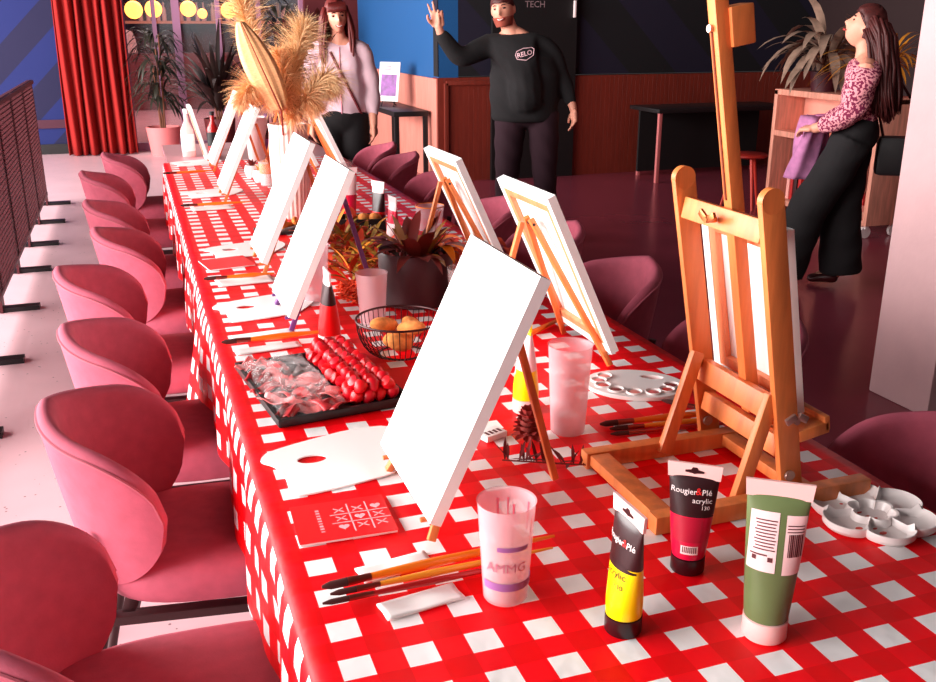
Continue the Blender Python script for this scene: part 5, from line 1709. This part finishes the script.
def on_shirt(x, z):
    h = bv2.ray_cast(Vector((x, -2, z)), Vector((0, 1, 0))); return (h[0] + Vector((0, -.004, 0))) if h[0] else Vector((x, -.1, z))
MB().tube([on_shirt(.0, 1.36 - .0), *[on_shirt(.0, 1.36 - .05 * k) for k in range(1, 11)]], .004, 6).build('placket', mat('shirt_shade', (222, 140, 156), rough=.9), shirt)
trousers(wm, Vector((0, 0, .90)), (.175, .12, .13), J, (.10, .08, .062), BLACKC)
MW = Matrix.Translation((wx.x, 6.6, 0)) @ Matrix.Rotation(R(-11), 4, 'Z')
stp = [on_shirt(-.06 + .20 * t / 10, 1.33 - .42 * t / 10) for t in range(11)]
m = MB(); m.tube([p for p in stp], .009, 6)
bag_ = empty('shoulder_bag', (wx.x, 6.6, 0), R(-11), 'dark crossbody bag strap worn over the pale pink shirt', 'bag')
m.build('strap', mat('wine_strap', (110, 20, 30), rough=.6), bag_)
MB().box((-.22, .02, .84), (.06, .16, .12), None, .015).build('pouch', mat('wine_strap', (110, 20, 30)), bag_)

# ---- woman in profile at the right
J = dict(pel=(0, 0, .90), wa=(0, .01, 1.02), ch=(0, .015, 1.16), nb=(0, .02, 1.30), nk=(0, .005, 1.37), sL=(-.16, .02, 1.275), eL=(-.19, -.01, 1.03), wL=(-.14, -.19, .96), sR=(.16, .02, 1.275), eR=(.20, -.02, 1.03), wR=(.13, -.20, .95),
         hL=(-.08, 0, .86), kL=(-.09, -.10, .47), aL=(-.09, -.02, .09), tL=(-.09, -.15, .045), hR=(.08, 0, .86), kR=(.08, -.20, .48), aR=(.08, -.30, .09), tR=(.08, -.42, .045))
J['kL'] = (-.09, -.02, .47); J['aL'] = (-.09, .02, .085); J['tL'] = (-.09, -.12, .045)
HM3 = Matrix.Translation((0, -.012, 1.485)) @ Euler((R(-28), 0, 0)).to_matrix().to_4x4()
def w3_hair(root):
    m = hair_cap(HM3, 1.0, .060, 1.12, -.045)
    rd = random.Random(8)
    for k in range(240):
        a = rd.uniform(-.1, PI + .1)
        p = HM3 @ Vector((.080 * math.cos(a), .09 * math.sin(a) + .008, rd.uniform(-.01, .08)))
        P = [p]
        for j in range(6):
            p = p + Vector((rd.uniform(-.01, .01) + .008 * math.cos(a), (.038 if j == 0 else .010) + rd.uniform(-.008, .012), -.076)); P.append(p)
        m.tube(P, [.009, .011, .011, .011, .010, .008, .002], 6)
    m.build('hair', HAIRD, root, angle=180)
hands = [(((-.14, -.195, .96), (.5, -.8, -.15), (.3, 0, -1)), dict(s=.95, curl=(.6, .6, .6, .6), thumb_side=1)), (((.13, -.205, .95), (-.5, -.8, -.1), (-.3, 0, -1)), dict(s=.95, curl=(.6, .6, .6, .6), thumb_side=-1))]
WR = (3.86, 4.46)
wr_, _ = person((WR[0], WR[1], 0), R(-131), J, 'person in profile looking up, very long dark hair, speckled blouse and black trousers', HM3, .93, hands, w3_hair, False, .36, (70, 24, 20))
BL = mat('speckled_blouse', (232, 130, 140), rough=.9)
nt = BL.node_tree
tc = nt.nodes.new('ShaderNodeTexCoord'); vn = nt.nodes.new('ShaderNodeTexNoise'); vn.inputs['Scale'].default_value = 75; vn.inputs['Detail'].default_value = 1
nt.links.new(tc.outputs['Object'], vn.inputs['Vector'])
nt.links.new(mixc(nt, M_(nt, 'GREATER_THAN', vn.outputs['Fac'], .5), srgb((244, 160, 168)), srgb((130, 30, 70))), nt.nodes['Principled BSDF'].inputs['Base Color'])
G = dict(pel=(Vector((0, 0, .90)), (.15, .12)), wa=(Vector((0, .01, 1.02)), (.155, .12)), ch=(Vector((0, .01, 1.17)), (.155, .115)), nb=(Vector((0, .02, 1.315)), (.11, .09)), sL=(Vector(J['sL']), .094), eL=(Vector(J['eL']), .08), wL=(Vector(J['wL']) + Vector((0, .0, 0)), .045), sR=(Vector(J['sR']), .094), eR=(Vector(J['eR']), .08), wR=(Vector(J['wR']), .045))
garment(wr_, 'blouse', G, E, BL, .011, 4, .005)
trousers(wr_, Vector((0, .01, .93)), (.16, .125, .15), J, (.115, .115, .125), BLACKC, .003)
# jacket draped over her forearm and bag on her shoulder
def wloc(p):
    return Matrix.Translation((WR[0], WR[1], 0)) @ Matrix.Rotation(R(-131), 4, 'Z') @ Vector(p)
jk = empty('denim_jacket', (WR[0], WR[1], 0), R(-131), 'pale violet denim jacket draped over the forearm of the long-haired person', 'jacket')
m = MB()
def drape(u, v):
    a = u * 2 * PI
    z = 1.005 - v * .36
    rx = .085 + .02 * math.sin(a * 3 + v * 4); ry = .055 + .03 * v + .018 * math.sin(a * 4 + v * 7)
    return Vector((-.04 + rx * math.cos(a) * (1 if v > .05 else .6), -.23 - .03 * v + ry * math.sin(a), z))
m.grid(drape, 48, 16, wrap=True)
o = m.build('jacket_body', mat('violet_denim', (186, 116, 160), rough=.9, noise=.2, scale=20), jk, angle=180); o.modifiers.new('s', 'SOLIDIFY').thickness = .006
m = MB(); m.tube([(-.10, -.20, 1.0), (-.12, -.18, .85), (-.115, -.155, .70), (-.11, -.15, .655)], [.05, .055, .05, .045], 14)
m.build('sleeve', mat('violet_denim_light', (206, 110, 156), rough=.9), jk)
bg = empty('handbag', (WR[0], WR[1], 0), R(-131), 'black shoulder bag hanging behind the long-haired person', 'bag')
MB().box((-.10, .30, .79), (.12, .34, .22), (0, 0, .1), .03).build('bag_body', BLACK, bg)
m = MB(); m.tube([(-.10, .16, .89), (-.15, .10, 1.08), (-.175, .06, 1.24), (-.16, .04, 1.36), (-.14, .12, 1.33), (-.09, .28, 1.10), (-.09, .43, .89)], .008, 6)
m.build('strap', mat('strap_dark', (80, 14, 20), rough=.5), bg)

# ---- figure in white far beyond the glass
J = dict(pel=(0, 0, .92), wa=(0, 0, 1.06), ch=(0, 0, 1.22), nb=(0, 0, 1.38), nk=(0, -.01, 1.44), sL=(-.17, 0, 1.35), eL=(-.22, .0, 1.1), wL=(-.20, -.12, .95), sR=(.17, 0, 1.35), eR=(.22, .0, 1.1), wR=(.20, -.12, .95),
         hL=(-.085, 0, .86), kL=(-.09, 0, .47), aL=(-.09, .02, .08), tL=(-.1, -.12, .04), hR=(.085, 0, .86), kR=(.09, 0, .47), aR=(.09, .02, .08), tR=(.1, -.12, .04))
HM4 = Matrix.Translation((0, -.02, 1.56))
hands = [(((-.20, -.125, .945), (.1, -.8, -.5), (1, 0, 0)), dict(s=.95, thumb_side=-1)), (((.20, -.125, .945), (-.1, -.8, -.5), (-1, 0, 0)), dict(s=.95, thumb_side=1))]
ck, _ = person((-0.05, 19.82, 0.0), R(10), J, 'person in white standing behind the bar far beyond the glass front', HM4, .95, hands, lambda r_: hair_cap(HM4, 1, .04).build('hair', HAIRD, r_, angle=180), False)
WHC = mat('white_cloth', (252, 190, 190), rough=.9)
G = dict(pel=(Vector((0, 0, .80)), (.20, .14)), wa=(Vector((0, 0, 1.04)), (.17, .12)), ch=(Vector((0, 0, 1.22)), (.17, .12)), nb=(Vector((0, 0, 1.36)), (.08, .07)), sL=(Vector(J['sL']), .072), eL=(Vector(J['eL']), .06), wL=(Vector(J['wL']), .045), sR=(Vector(J['sR']), .072), eR=(Vector(J['eR']), .06), wR=(Vector(J['wR']), .045))
garment(ck, 'white_coat', G, E, WHC, .014, 4)
trousers(ck, Vector((0, 0, .90)), (.175, .12, .13), J, (.10, .08, .062), WHC)
